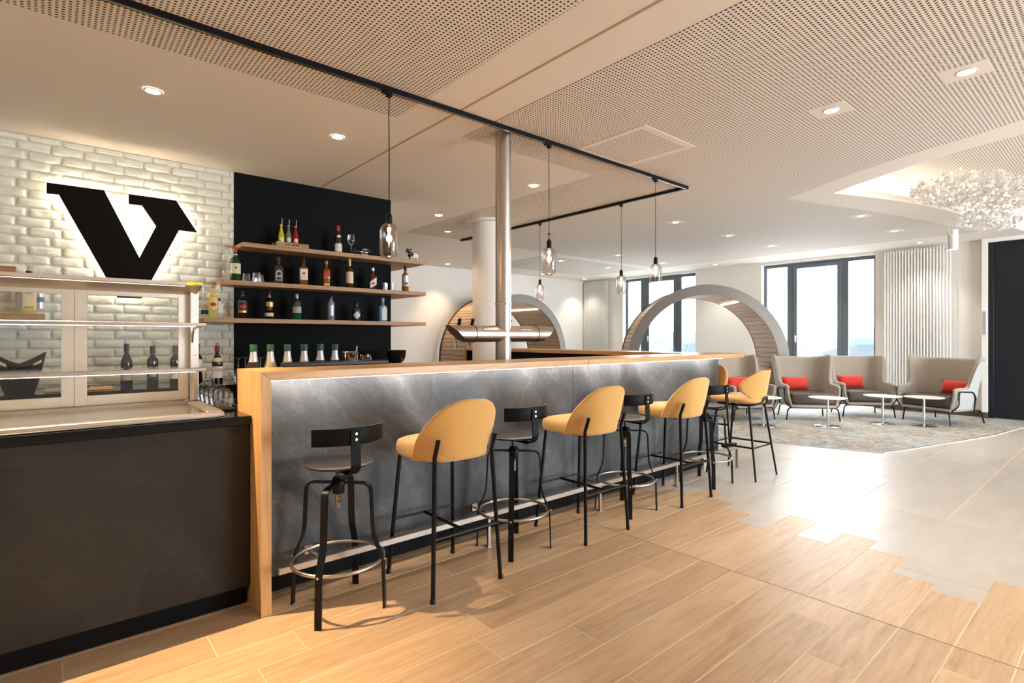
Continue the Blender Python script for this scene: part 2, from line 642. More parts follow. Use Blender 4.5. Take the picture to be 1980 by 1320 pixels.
# large tiles; those meeting the planks are notched round the plank ends
TX = 1.175
trow = [(0, [-1, 0])] + [(k, [3 * k + 1 - 0, 3 * k + 2, 3 * k + 3]) for k in range(0, 6)]
for _, rr in trow:
    ya = 2.841 - PW * rr[0]
    yb = 2.841 - PW * (rr[-1] + 1)
    x = 2.48
    while x < X1 - 0.01:
        xa, xb = x, min(x + TX, X1)
        x += TX
        segs = []
        for r in rr:
            s = max(xa, plank_end.get(r, 3.7))
            if s < xb - 0.02:
                segs.append((s, 2.841 - PW * (r + 1), 2.841 - PW * r))
        if not segs:
            continue
        if all(abs(s[0] - xa) < 1e-6 for s in segs) and len(segs) == len(rr):
            plank(xa, xb, yb, ya, 'tile', 'floor_tile')
            continue
        bm = BM()
        for s, q0, q1 in segs:
            box(bm, (s + GAP, q0 + (GAP if q0 <= yb + 1e-6 else -0.0002), -0.008), (xb - GAP, q1 - (GAP if q1 >= ya - 1e-6 else 0), 0.0))
        link('floor_tile', mesh('floor_tile', bm, M['tile'], None), floor)
for k in range(2):     # tile rows on towards the carpet
    ya = 2.841 + PW + 0.582 * (k + 1)
    x = 4.83
    while x < 7.1:
        plank(x, x + TX, ya - 0.582, ya, 'tile', 'floor_tile')
        x += TX
plank(X0, X1, Y0, 2.841 - PW * 19, 'tile', 'floor_tile')

struct('expansion_joint', bx((XJ - 0.0022, -0.65, -0.001), (XJ + 0.0022, 2.893, 0.0004)), mat('brown_joint', (0.22, 0.125, 0.06), 0.8), floor)
cpoly = [(6.43, 3.476), (6.78, 2.955), (7.094, 1.886), (7.723, 1.707), (9.43, 1.276), (10.697, 1.104), (11.5, 1.02), (11.5, 10.23), (5.9, 10.23), (5.85, 6.2), (6.02, 4.6)]
carpet = obj('carpet', prism(BM(), cpoly, -0.003, 0.009), M['carpet'], smooth=None)
tagthing(carpet, 'mottled grey, beige and teal carpet under the lounge armchairs', 'carpet')
bm = BM()
for a, c in zip([cpoly[-1]] + cpoly[:6], cpoly[:7]):
    a, c = Vector((*a, 0.003)), Vector((*c, 0.003))
    strip(bm, [a, c], 0.02, 0.012, (c - a).cross(Vector((0, 0, 1))))
obj('edge_trim', bm, M['whitemetal'], carpet, smooth=None)

# ================================================================== CEILING with the light recess
hole = [(6.54, 2.20), (6.34, 1.90), (6.153, 1.581), (5.99, 1.28), (5.868, 0.989), (5.756, 0.594), (5.68, 0.1), (5.66, -0.5), (5.75, -1.2), (6.1, -2.1), (7.2, -2.8),
        (8.8, -2.9), (10.2, -2.2), (10.95, -1.2), (11.2, -0.2), (11.15, 0.7), (10.98, 1.133), (10.1, 1.27), (9.234, 1.45), (8.5, 1.575), (7.87, 1.709), (7.2, 1.93)]


def cut_plate(outer, inner, z0, z1):
    bm = BM()
    pts = [Vector((*p, 0)) for p in outer] + [Vector((*p, 0)) for p in inner]
    tris = tessellate_polygon([[Vector((*p, 0)) for p in outer], [Vector((*p, 0)) for p in inner]])
    for z in (z0, z1):
        vs = [bm.verts.new((p.x, p.y, z)) for p in pts]
        for t in tris:
            try:
                bm.faces.new([vs[i] for i in t])
            except ValueError:
                pass
        if z == z0:
            lo = vs
    for s, e in ((0, len(outer)), (len(outer), len(pts))):
        n = e - s
        for i in range(n):
            a, b = s + i, s + (i + 1) % n
            bm.faces.new((lo[a], lo[b], vs[b], vs[a]))
    return bm


ceiling = struct('ceiling', cut_plate([(X0, Y0), (X1 + 0.3, Y0), (X1 + 0.3, Y1), (X0, Y1)], hole, CZ, CZ + 0.07), M['ceil'])
hc = Vector((8.3, -0.4))
big = [tuple(hc + (Vector(p) - hc) * 1.09) for p in hole]
bm = BM()
n = len(big)
lo = [bm.verts.new((*p, CZ + 0.07)) for p in big]
hi = [bm.verts.new((*p, CZ + 0.36)) for p in big]
for i in range(n):
    bm.faces.new((lo[i], lo[(i + 1) % n], hi[(i + 1) % n], hi[i]))
struct('recess_wall', bm, M['ceil'], ceiling)
struct('recess_panel', prism(BM(), big, CZ + 0.36, CZ + 0.38), M['perf'], ceiling)
inn = [tuple(hc + (Vector(p) - hc) * 1.05) for p in hole]
struct('cove_light_strip', tb([(*p, CZ + 0.085) for p in inn], 0.012, 6, True), M['led'], ceiling)


def panel(name, poly, z0=CZ - 0.002, z1=CZ - 0.0004, m='perf'):
    return struct(name, prism(BM(), poly, z0, z1), M[m], ceiling)


panel('perforated_panel', [(X0 + 0.02, Y0 + 0.05), (1.905, Y0 + 0.05), (1.905, 3.486), (X0 + 0.02, 3.486)])
panel('perforated_panel', [(2.478, Y0 + 0.05), (5.3, Y0 + 0.05), (5.22, -0.6), (5.26, 0.0), (5.361, 0.553), (5.507, 0.865), (5.645, 1.299), (5.906, 1.858), (6.40, 2.635),
                           (7.961, 2.156), (9.992, 1.684), (10.55, 1.545), (10.55, 7.2), (4.06, 7.2), (4.06, 3.483), (2.478, 3.483)])
panel('perforated_panel', [(7.3, 7.5), (10.55, 7.5), (10.55, 9.3), (7.3, 9.3)])
for ax in (2.18,):
    struct('ceiling_joint', bx((ax - 0.008, Y0 + 0.1, CZ - 0.0025), (ax + 0.008, BY, CZ - 0.0005)), M['seam'], ceiling)
bm = BM()
for a, c in (((3.36, 2.40), (4.06, 2.46)), ((3.36, 3.06), (4.06, 3.12)), ((3.36, 2.46), (3.42, 3.06)), ((4.0, 2.46), (4.06, 3.06))):
    box(bm, (*a, CZ - 0.004), (*c, CZ - 0.002))
struct('hatch_frame', bm, M['ceil'], ceiling)

# ================================================================== WALLS
wall_back = struct('wall_back', bx((X0, BY, 0), (3.003, 7.0, CZ)), M['mortar'])
struct('wall_side_face', bx((3.0035, BY + 0.0, 0), (3.0045, 7.0, CZ)), M['paint'], wall_back)
struct('black_panel', bx((1.350, BY - 0.012, 0), (3.003, BY, CZ)), M['blackboard'], wall_back)
# bricks: courses of 73.5 mm, joints alternating by a third
CH, BL = 0.0735, 0.204
bvar = []
for k in range(7):
    bm = BM()
    w, h, d = (BL - 0.010) / 2, (CH - 0.006) / 2, 0.014
    nx, nz = 11, 5
    px = [random.uniform(0, 6) for _ in range(6)]
    rows = []
    for j in range(nz + 1):
        row = []
        for i in range(nx + 1):
            u, v_ = -1 + 2 * i / nx, -1 + 2 * j / nz
            e = (i in (0, nx)) or (j in (0, nz))
            cr = 0.10 if (i in (0, nx) and j in (0, nz)) else 0.0
            x = w * u * (1 - cr * 0.4) + (random.uniform(-1, 1) * 0.0022 if i in (0, nx) else 0)
            z = h * v_ * (1 - cr) + 0.0016 * math.sin(px[0] + 2.3 * u) * (1 if j == nz else 0.6) + (random.uniform(-1, 1) * 0.0008)
            if e:
                y = -0.0045
            else:
                y = -d + 0.0035 * math.sin(px[1] + 4 * u + 2 * v_) * math.sin(px[2] + 3 * v_ - u) + random.uniform(-0.0022, 0.0022)
                x *= 0.99
                z *= 1.05 if j in (1, nz - 1) else 1
            row.append(bm.verts.new((x, y, z)))
        rows.append(row)
    for a, b in zip(rows, rows[1:]):
        for i in range(nx):
            bm.faces.new((a[i], a[i + 1], b[i + 1], b[i]))
    rim = [rows[0][i] for i in range(nx + 1)] + [rows[j][nx] for j in range(1, nz + 1)] + [rows[nz][i] for i in range(nx - 1, -1, -1)] + [rows[j][0] for j in range(nz - 1, 0, -1)]
    back = [bm.verts.new((v.co.x * 1.012, 0.002, v.co.z * 1.012)) for v in rim]
    q = len(rim)
    for i in range(q):
        bm.faces.new((rim[i], rim[(i + 1) % q], back[(i + 1) % q], back[i]))
    bvar.append(mesh('brick', bm, M['brickpaint'], 60))
cut = {}


def brick(x0, x1, z0, z1):
    o = link('brick', random.choice(bvar), wall_back, ((x0 + x1) / 2, BY, (z0 + z1) / 2))
    sx, sz = (x1 - x0 - 0.010) / (BL - 0.010), (z1 - z0 - 0.006) / (CH - 0.006)
    o.scale = (sx * random.choice((1, -1)), 1, sz)


zc = 1.3545 - CH * 7
row = 0
while zc < CZ - 0.005:
    zt = min(zc + CH, CZ - 0.001)
    off = 1.239 if row % 2 == 0 else 1.305
    x = off - BL * 9
    while x < 1.348:
        xe = min(x + BL, 1.352)
        if xe - x > 0.03:
            brick(x, xe, zc, zt)
        x += BL
    zc += CH
    row += 1

struct('wall_far', bx((X0, Y1, 0), (X1 + 0.3, Y1 + 0.2, CZ)), M['paint'])
struct('wall_left', bx((X0 - 0.2, Y0, 0), (X0, Y1, CZ)), M['paint'])
bm = BM()
xs = [X0, 4.6, 10.2, X1 + 0.3]  # wide opening is assumed, added so daylight reaches the room's right half
for i in range(0, len(xs) - 1):
    if i % 2 == 0:
        box(bm, (xs[i], Y0 - 0.2, 0), (xs[i + 1], Y0, CZ))
    else:
        box(bm, (xs[i], Y0 - 0.2, 0), (xs[i + 1], Y0, 0.1))
        box(bm, (xs[i], Y0 - 0.2, 2.7), (xs[i + 1], Y0, CZ))
struct('wall_front', bm, M['paint'])
ZH = 2.825
bm = BM()
for y0, y1 in ((Y0, 3.175), (5.26, 6.80), (8.90, Y1)):
    box(bm, (X1, y0, 0), (X1 + 0.28, y1, CZ))
for y0, y1 in ((3.175, 5.26), (6.80, 8.90)):
    box(bm, (X1, y0, ZH), (X1 + 0.28, y1, CZ))
    box(bm, (X1, y0, -0.15), (X1 + 0.28, y1, 0.012))
struct('wall_right', bm, M['paint'])
bm = BM()
for y0, y1 in ((1.67, 3.175), (5.26, 6.80), (8.90, Y1)):
    box(bm, (X1 - 0.014, y0, 0.0), (X1, y1, 0.095), 0.002)
struct('baseboard_right', bm, M['skirt'])
struct('baseboard_far', bx((X0, Y1 - 0.014, 0), (X1, Y1, 0.095), 0.002), M['skirt'])

# windows ------------------------------------------------------------
FX0, FX1 = 11.63, 11.70


def window(name, yR, yL, cuts, leaf):
    """cuts: pane openings as (y0, y1); leaf: index of the opening sash"""
    bm = BM()
    box(bm, (FX0, yR, ZH - 0.065), (FX1, yL, ZH), 0.004)
    box(bm, (FX0, yR, 0.012), (FX1, yL, 0.09), 0.004)
    edges = [yR] + [q for c in cuts for q in c] + [yL]
    for i in range(0, len(edges), 2):
        box(bm, (FX0, edges[i], 0.09), (FX1, edges[i + 1], ZH - 0.065), 0.004)
    w = struct(name, bm, M['framegrey'])
    for i, (a, b) in enumerate(cuts):
        if i == leaf:
            bm = BM()
            q = 0.055
            box(bm, (FX0 - 0.02, a - 0.02, 0.07), (FX1 - 0.01, a + q, ZH - 0.05), 0.004)
            box(bm, (FX0 - 0.02, b - q, 0.07), (FX1 - 0.01, b + 0.02, ZH - 0.05), 0.004)
            box(bm, (FX0 - 0.02, a + q, 0.07), (FX1 - 0.01, b - q, 0.15), 0.004)
            box(bm, (FX0 - 0.02, a + q, ZH - 0.12), (FX1 - 0.01, b - q, ZH - 0.05), 0.004)
            s = struct('sash', bm, M['framegrey'], w)
            hb = box(BM(), (FX0 - 0.035, b - 0.04, 1.20), (FX0 - 0.02, b - 0.012, 1.34), 0.003)
            tube(hb, smooth_path([(FX0 - 0.03, b - 0.026, 1.30), (FX0 - 0.07, b - 0.026, 1.30), (FX0 - 0.07, b - 0.14, 1.30)], 0.015), 0.009, 8)
            struct('sash_handle', hb, M['whitemetal'], s)
            box_a = (FX0 + 0.022, a + q, 0.15)
            box_b = (FX0 + 0.030, b - q, ZH - 0.12)
            struct('pane', bx(box_a, box_b), M['pane'], s)
        else:
            struct('pane', bx((FX0 + 0.03, a, 0.09), (FX0 + 0.038, b, ZH - 0.065)), M['pane'], w)
    return w


window('window_1', 6.80, 8.90, [(6.86, 7.25), (7.41, 8.225), (8.43, 8.84)], 1)
window('window_2', 3.175, 5.26, [(3.235, 3.656), (3.79, 4.64), (4.785, 5.20)], 1)

# door at the right ----------------------------------------------------
dr = struct('door_1', bx((X1 - 0.05, -0.9, 0.02), (X1 - 0.005, 1.525, 2.79), 0.003), M['door'])
struct('door_frame', box(box(BM(), (X1 - 0.06, 1.53, 0.0), (X1 - 0.003, 1.60, 2.80), 0.003), (X1 - 0.06, -0.9, 2.795), (X1 - 0.003, 1.60, 2.815), 0.003), M['door'], dr)
tr = struct('trim_1', box(BM(), (X1 - 0.13, 1.602, 0.10), (X1 - 0.001, 1.672, CZ - 0.002), 0.003), M['paint'])
struct('trim_2', bx((X1 - 0.13, -0.95, 2.818), (X1 - 0.001, 1.600, CZ - 0.002), 0.003), M['paint'])
struct('baseboard_door', bx((X1 - 0.145, 1.602, 0.0), (X1 - 0.001, 1.685, 0.10), 0.002), M['skirt'])
pl = thing('door_plate', 'narrow framed sign plate on the white jamb beside the dark door', 'sign', (X1 - 0.13, 1.637, 1.53))
obj('plate_frame', bx((-0.014, -0.03, -0.205), (-0.0005, 0.03, 0.205), 0.003), M['whitemetal'], pl, smooth=None)
obj('plate_face', bx((-0.016, -0.02, -0.185), (-0.0145, 0.02, 0.185)), mat('plate_grey', (0.35, 0.36, 0.37), 0.3), pl, smooth=None)

# round column ---------------------------------------------------------
colm = struct('round_column', lat([(0.20, 0), (0.20, CZ - 0.001)], 48, (4.55, 5.82, 0)), M['paint'], smooth=40)
struct('column_collar', lat([(0.201, 0), (0.295, 0), (0.295, 0.03), (0.201, 0.03)], 48, (4.55, 5.82, CZ - 0.032), False), M['paint'], colm, 40)

# outside ---------------------------------------------------------------
struct('ground', bx((X1 + 0.28, -40, -0.35), (140, 80, -0.20)), noisy('pale_paving', (0.55, 0.56, 0.58), (0.68, 0.69, 0.70), 3, 0.9, 0.1))
bm = BM()
rows = []
for i in range(9):
    row = []
    for j in range(40):
        x = 48 + i * 3.0
        y = 8 + j * 1.8
        s = math.sin(PI * i / 8)
        row.append(Vector((x, y, -0.25 + s * (1.5 + 0.8 * math.sin(j * 0.43) + 0.5 * math.sin(j * 1.7 + 1)) + s * random.uniform(0, 0.35))))
    rows.append(row)
struct('hill', grid_surf(bm, rows), noisy('pale_scrub', (0.030, 0.042, 0.055), (0.06, 0.075, 0.09), 0.8, 0.95, 0.4, spec=0.1), smooth=60)

# ================================================================== BAR
ZT = 1.137
top = thing('bar_worktop', 'long mitred oak bar top that folds down into an upright end panel', 'bar top', (0.75, 2.66, 0))


def rel(o, bm):
    bmesh.ops.translate(bm, verts=bm.verts[:], vec=-Vector(o.location))
    return bm


obj('slab', rel(top, bx((0.796, 2.66, ZT - 0.042), (3.03, 3.08, ZT), 0.002)), M['oak'], top, smooth=None)
obj('slab', rel(top, bx((3.033, 2.66, ZT - 0.042), (5.43, 3.08, ZT), 0.002)), M['oak'], top, smooth=None)
obj('return_slab', rel(top, bx((5.00, 3.082, ZT - 0.042), (5.43, 6.955, ZT), 0.002)), M['oaky'], top, smooth=None)
bm = BM()      # end panel, its top edge mitred against the slab
pr = [(0.75, 0.0), (0.796, 0.0), (0.796, ZT - 0.044), (0.7525, ZT), (0.75, ZT)]
prism(bm, pr, 2.66, 3.08, Matrix(((1, 0, 0, 0), (0, 0, 1, 0), (0, 1, 0, 0), (0, 0, 0, 1))))
obj('end_panel', rel(top, bm), M['oakz'], top, smooth=None)
bm = BM()
prism(bm, [(0.7545, ZT), (0.7975, ZT - 0.0425), (0.7975, ZT)], 2.6605, 3.0795, Matrix(((1, 0, 0, 0), (0, 0, 1, 0), (0, 1, 0, 0), (0, 0, 0, 1))))
obj('slab_mitre', rel(top, bm), M['oak'], top, smooth=None)
obj('far_end_panel', rel(top, bx((5.00, 6.957, 0), (5.43, 7.0, ZT), 0.002)), M['oakz'], top, smooth=None)
obj('light_strip', rel(top, bx((0.80, 2.722, ZT - 0.0470), (5.1, 2.732, ZT - 0.0425))), M['barled'], top, smooth=None)

base = thing('bar_counter', 'bar body clad in swirling dark grey slate above a black plinth', 'bar', (0.80, 2.79, 0))
for a, b in ((0.798, 2.998), (3.001, 5.15)):
    obj('slate_panel', rel(base, bx((a, 2.79, 0.118), (b, 2.81, ZT - 0.0435), 0.001)), M['slate'], base, smooth=None)
obj('return_panel', rel(base, bx((5.13, 2.8105, 0.118), (5.15, 6.955, ZT - 0.0435), 0.001)), M['slate'], base, smooth=None)
obj('carcass', rel(base, box(bx((0.798, 2.811, 0.118), (5.129, 3.06, ZT - 0.0435)), (5.03, 3.061, 0.118), (5.129, 6.955, ZT - 0.0435))), M['black'], base, smooth=None)
obj('plinth', rel(base, box(bx((0.798, 2.894, 0.0), (5.05, 3.05, 0.1175)), (5.0, 3.05, 0), (5.08, 6.95, 0.1175))), M['black'], base, smooth=None)

rail = thing('foot_rail', 'square brushed steel foot rail on slim posts along the bar front', 'foot rail', (0.82, 2.645, 0))
obj('rail', rel(rail, bx((0.82, 2.625, 0.186), (5.31, 2.655, 0.218), 0.002)), M['railsteel'], rail, smooth=None)
for x in (1.015, 2.077, 3.136, 4.158, 5.238):
    obj('post', rel(rail, box(bx((x - 0.009, 2.632, 0.003), (x + 0.009, 2.650, 0.186)), (x - 0.02, 2.625, 0.0), (x + 0.02, 2.672, 0.004))), M['railsteel'], rail, smooth=None)
    if x < 5.1:
        obj('wall_bracket', rel(rail, box(bx((x - 0.008, 2.655, 0.205), (x + 0.008, 2.787, 0.217)), (x - 0.02, 2.784, 0.19), (x + 0.02, 2.7895, 0.235))), M['railsteel'], rail, smooth=None)
obj('black_grip', rel(rail, bx((5.07, 2.66, 0.214), (5.28, 2.72, 0.235), 0.003)), M['blackplastic'], rail, smooth=None)
obj('grip_bracket', rel(rail, bx((5.1, 2.65, 0.2), (5.25, 2.72, 0.2135), 0.001)), M['railsteel'], rail, smooth=None)

strip_ = obj('drip_rail', bx((0.965, 3.035, ZT), (1.60, 3.078, ZT + 0.024), 0.004), M['blackplastic'], smooth=None)
tagthing(strip_, 'long flat black rubber strip on the rear edge of the oak bar', 'bar mat')

inner = thing('bar_work_counter', 'lower black work counter hidden behind the oak bar', 'counter', (0.80, 3.1, 0))
obj('worktop', rel(inner, bx((0.80, 3.085, 0.885), (4.98, 3.70, 0.92), 0.003)), M['blackgloss'], inner, smooth=None)
obj('body', rel(inner, bx((0.80, 3.10, 0.0), (4.98, 3.66, 0.884))), M['black'], inner, smooth=None)

sc = thing('service_counter', 'service counter fronted with brownish black slate at the left', 'counter', (0.745, 2.83, 0))
obj('slate_front', rel(sc, bx((-2.4, 2.83, 0.092), (0.742, 2.85, 0.879), 0.001)), M['slate2'], sc, smooth=None)
obj('plinth', rel(sc, bx((-2.4, 2.863, 0.0), (0.735, 2.885, 0.092))), M['black'], sc, smooth=None)
obj('body', rel(sc, bx((-2.4, 2.886, 0.0), (0.742, 3.62, 0.879))), M['black'], sc, smooth=None)
ct = obj('counter_worktop', bx((-2.42, 2.80, 0.8805), (0.746, 3.64, 0.922), 0.003), M['blackgloss'], smooth=None)
tagthing(ct, 'polished black stone worktop under the glass food display', 'worktop')

bc = thing('back_counter', 'black counter along the brick wall carrying wine bottles', 'counter', (0, 5.3, 0))
obj('worktop', rel(bc, bx((-2.4, 4.90, 0.872), (2.99, BY - 0.024, 0.91), 0.003)), M['blackgloss'], bc, smooth=None)
for k in range(6):
    x = -2.38 + k * 0.894
    obj('cabinet_front', rel(bc, bx((x, 4.93, 0.10), (x + 0.888, 4.95, 0.868), 0.002)), M['black'], bc, smooth=None)
obj('body', rel(bc, bx((-2.4, 4.951, 0.0), (2.98, BY - 0.024, 0.8715))), M['black'], bc, smooth=None)

# ------------------------------------------------------------------ glass food display on the service counter
vt = thing('food_display', 'aluminium and glass food display case with lit shelves on the counter', 'display case', (0.64, 2.86, 0.922))
VX0, VX1 = -0.43, 0.641


def vp(name, bm, m, parent=None, sm=None):
    return obj(name, rel(vt, bm), M[m], parent or vt, smooth=sm)


bm = BM()
box(bm, (VX0, 2.855, 0.9225), (VX1, 2.90, 0.945), 0.003)
box(bm, (0.575, 2.90, 0.9225), (VX1, 3.52, 0.948), 0.003)
box(bm, (VX0, 3.42, 0.9225), (0.575, 3.52, 0.955), 0.003)
box(bm, (VX0, 2.90, 0.9225), (VX0 + 0.06, 3.42, 0.945), 0.003)
vp('base_frame', bm, 'alurail')
vp('base_lip', bx((VX0, 2.835, 0.9225), (VX1 - 0.02, 2.8545, 0.929), 0.002), 'chrome')
vp('tray', bx((VX0 + 0.06, 2.90, 0.9225), (0.575, 3.42, 0.927)), 'alu')
vp('base_glass', bx((VX0 + 0.06, 2.901, 0.938), (0.575, 3.419, 0.943)), 'glass')
for x in (VX0 + 0.002, 0.597):
    bm = BM()
    box(bm, (x, 3.43, 0.949), (x + 0.042, 3.50, 1.585), 0.004)
    box(bm, (x - 0.003 if x > 0 else x + 0.03, 3.41, 0.949), (x + 0.012 if x > 0 else x + 0.045, 3.43, 1.56), 0.002)
    vp('post', bm, 'alu')
bm = BM()
prism(bm, [(3.285, 1.575), (3.285, 1.592), (3.52, 1.610), (3.52, 1.535), (3.46, 1.535)], VX0, VX1 - 0.01,
      Matrix(((0, 0, 1, 0), (1, 0, 0, 0), (0, 1, 0, 0), (0, 0, 0, 1))))
can = vp('canopy', bm, 'alurail')
obj('canopy_light', rel(vt, bx((VX0 + 0.02, 3.302, 1.570), (VX1 - 0.09, 3.314, 1.5745))), M['ledcool'], can, smooth=None)
lab = obj('warning_label', rel(vt, bx((0.555, 3.2815, 1.5765), (0.628, 3.2845, 1.5925))), mat('label_yellow', (0.85, 0.66, 0.01), 0.5), can, smooth=None)
bm = BM()
for k in range(9):
    box(bm, (0.588 + k * 0.0042, 3.2805, 1.5775), (0.591 + k * 0.0042, 3.2814, 1.5808))
obj('label_print', rel(vt, bm), M['black'], lab, smooth=None)
for i, (z, h) in enumerate(((1.364, 0.017), (1.138, 0.018))):
    sh = vp('glass_shelf', bx((VX0 + 0.03, 3.10, z - 0.004), (0.60, 3.42, z + 0.004)), 'glass')
    obj('front_rail', rel(vt, bx((VX0 + 0.02, 3.075, z - h / 2), (0.607, 3.10, z + h / 2), 0.002)), M['alurail'], sh, smooth=None)
    obj('shelf_light', rel(vt, bx((VX0 + 0.03, 3.085, z - h / 2 - 0.0028), (0.56, 3.092, z - h / 2 - 0.0002))), M['ledcool'], sh, smooth=None)
    bm = strip(BM(), smooth_path([(0.603, 3.41, z - 0.09), (0.603, 3.38, z - 0.02), (0.603, 3.30, z - 0.006), (0.603, 3.12, z - 0.006)], 0.05), 0.006, 0.02, (1, 0, 0))
    obj('shelf_arm', rel(vt, bm), M['chrome'], sh)
for i, (a, b, y) in enumerate(((-0.40, 0.0985, 3.452), (0.0995, 0.594, 3.452))):
    bm = BM()
    q = 0.05
    z0, z1 = 0.956, 1.545
    gz0, gz1 = 1.006, 1.515
    box(bm, (a, y, z0), (a + q, y + 0.014, z1), 0.001)
    box(bm, (b - q, y, z0), (b, y + 0.014, z1), 0.001)
    box(bm, (a + q, y, z0), (b - q, y + 0.014, gz0), 0.001)
    box(bm, (a + q, y, gz1), (b - q, y + 0.014, z1), 0.001)
    d = vp('sliding_door', bm, 'alu')
    obj('pane', rel(vt, bx((a + q, y + 0.005, gz0), (b - q, y + 0.009, gz1))), M['glass'], d, smooth=None)
vp('door_gap', bx((0.097, 3.4665, 0.957), (0.102, 3.469, 1.53)), 'blackmetal')
vp('bracket_screw', lat([(0.006, 0), (0.006, 0.004), (0, 0.004)], 10, (0.619, 3.424, 1.2)), 'chrome')

# ------------------------------------------------------------------ oak wall shelves
SZ = (2.174, 1.818, 1.474)


def wallshelf(label, poly, z):
    o = obj('wall_shelf', prism(BM(), poly, z - 0.041, z), M['shelfoak'], smooth=None)
    mods(o, bev=0.0015)
    return tagthing(o, label, 'shelf', 'oak bottle shelves on the back wall')


SY = 5.355
XE = 3.294
wy = BY - 0.0225
for z, xl, nm in ((SZ[0], 1.351, 'topmost long oak shelf, carrying three bright small bottles and a wine glass'),
                  (SZ[1], 1.193, 'middle long oak shelf, carrying whisky bottles and tumblers'),
                  (SZ[2], 1.041, 'lowest long oak shelf, carrying dark, green and blue spirit bottles')):
    wallshelf(nm, [(xl, SY), (XE, SY), (XE, 6.55), (3.006, 6.55), (3.006, wy), (xl, wy)], z)
wallshelf('short upper oak shelf end on the bricks left of the big letter', [(-2.2, SY), (-0.178, SY), (-0.178, wy), (-2.2, wy)], SZ[1])
wallshelf('short lower oak shelf end seen through the glass display case', [(-2.2, SY), (-0.017, SY), (-0.017, wy), (-2.2, wy)], SZ[2])

# ------------------------------------------------------------------ letter sign with a warm halo
VP = [(-0.009, 2.504), (0.348, 2.507), (0.59, 1.975), (0.71, 2.263), (0.61, 2.424), (0.516, 2.425), (0.516, 2.504), (0.857, 2.507), (1.018, 2.249), (0.88, 2.249),
      (0.605, 1.631), (0.44, 1.63), (0.065, 2.424), (-0.009, 2.422)]
MXZ = Matrix(((1, 0, 0, 0), (0, 0, 1, 0), (0, 1, 0, 0), (0, 0, 0, 1)))


def inset(poly, d):
    n = len(poly)
    area = sum(poly[i][0] * poly[(i + 1) % n][1] - poly[(i + 1) % n][0] * poly[i][1] for i in range(n))
    s = 1 if area > 0 else -1
    out = []
    for i in range(n):
        p, q, r = Vector(poly[i - 1]), Vector(poly[i]), Vector(poly[(i + 1) % n])
        e1, e2 = (q - p).normalized(), (r - q).normalized()
        n1, n2 = Vector((-e1.y, e1.x)) * s, Vector((-e2.y, e2.x)) * s
        b = n1 + n2
        b = b / max(b.dot(n1), 0.35)
        out.append(tuple(q + b * d))
    return out


sg = thing('letter_sign', 'big dark slab serif letter V with a warm halo on the white bricks', 'wall sign', (0.5, 5.56, 1.63))
bm = prism(BM(), VP, 5.545, 5.575, MXZ)
obj('letter', rel(sg, bm), mat('bronze_black', (0.006, 0.004, 0.003), 0.6, spec=0.08), sg, smooth=None)
ip = inset(VP, 0.026)
obj('halo_light', rel(sg, tb([(x, 5.588, z) for x, z in ip], 0.006, 6, True)), mat('halo_led', (1, 1, 1), 0.5, emit=(1.0, 0.80, 0.55), estr=26.0), sg)
for x, z in ((0.15, 2.4), (0.52, 1.8), (0.75, 2.4)):
    bm = lat([(0.008, 0), (0.008, 0.065)], 8)
    bmesh.ops.rotate(bm, verts=bm.verts[:], cent=(0, 0, 0), matrix=Matrix.Rotation(-PI / 2, 3, 'X'))
    bmesh.ops.translate(bm, verts=bm.verts[:], vec=(x, 5.576, z))
    obj('standoff', rel(sg, bm), M['chrome'], sg)

# ------------------------------------------------------------------ ceiling light track and pendants
TZ = CZ - 0.034
tk = thing('light_track', 'L-shaped black track rail fixed under the ceiling above the bar', 'light track', (5.06, 3.10, CZ - 0.004))
obj('long_rail', rel(tk, bx((-2.4, 3.078, TZ), (5.075, 3.112, CZ - 0.0025), 0.002)), M['blackmetal'], tk, smooth=None)
obj('long_groove', rel(tk, bx((-2.4, 3.091, TZ - 0.0006), (5.03, 3.099, TZ + 0.0005))), M['railsteel'], tk, smooth=None)
obj('short_rail', rel(tk, bx((5.041, 3.113, TZ), (5.075, 7.15, CZ - 0.0045), 0.002)), M['blackmetal'], tk, smooth=None)


def pendant(label, x, y):
    t = thing('pendant_lamp', label, 'pendant lamp', (x, y, 1.80), 0, 'smoked glass pendants over the bar')
    prof = [(0.0, 0.0), (0.032, 0.0), (0.050, 0.012), (0.0585, 0.032), (0.0585, 0.165), (0.052, 0.192), (0.036, 0.212), (0.019, 0.222), (0.019, 0.232)]
    obj('glass_shade', lat(prof, 32, caps=False), M['smoke'], t, smooth=60)
    s = obj('socket', lat([(0.0, 0.214), (0.0195, 0.214), (0.0195, 0.262), (0.0165, 0.276), (0.006, 0.288), (0.0, 0.288)], 20), M['blackplastic'], t)
    b = obj('bulb', lat([(0.0, 0.085), (0.006, 0.09), (0.014, 0.11), (0.015, 0.16), (0.011, 0.19), (0.010, 0.214)], 16, caps=False), M['bulb'], t)
    obj('filament', lat([(0.0, 0.095), (0.004, 0.105), (0.006, 0.13), (0.005, 0.17), (0.003, 0.195), (0, 0.198)], 10), M['filament'], b)
    obj('cable', tb([(0, 0, 0.287), (0.002, 0.002, 0.6), (-0.001, 0.001, 0.9), (0, 0, TZ - 1.80 - 0.03)], 0.0028, 6), M['black'], t)
    a = obj('track_adapter', box(bx((-0.016, -0.016, TZ - 1.80 - 0.03), (0.016, 0.016, TZ - 1.80 - 0.0005), 0.003), (-0.05, -0.014, TZ - 1.80 - 0.014), (0.016, 0.014, TZ - 1.80 - 0.0007), 0.002), M['blackplastic'], t)
    lamp('pendant_glow', 'POINT', (0, 0, 0.14), 2.2, (1.0, 0.58, 0.25), shadow_soft_size=0.02, parent=t)
    return t


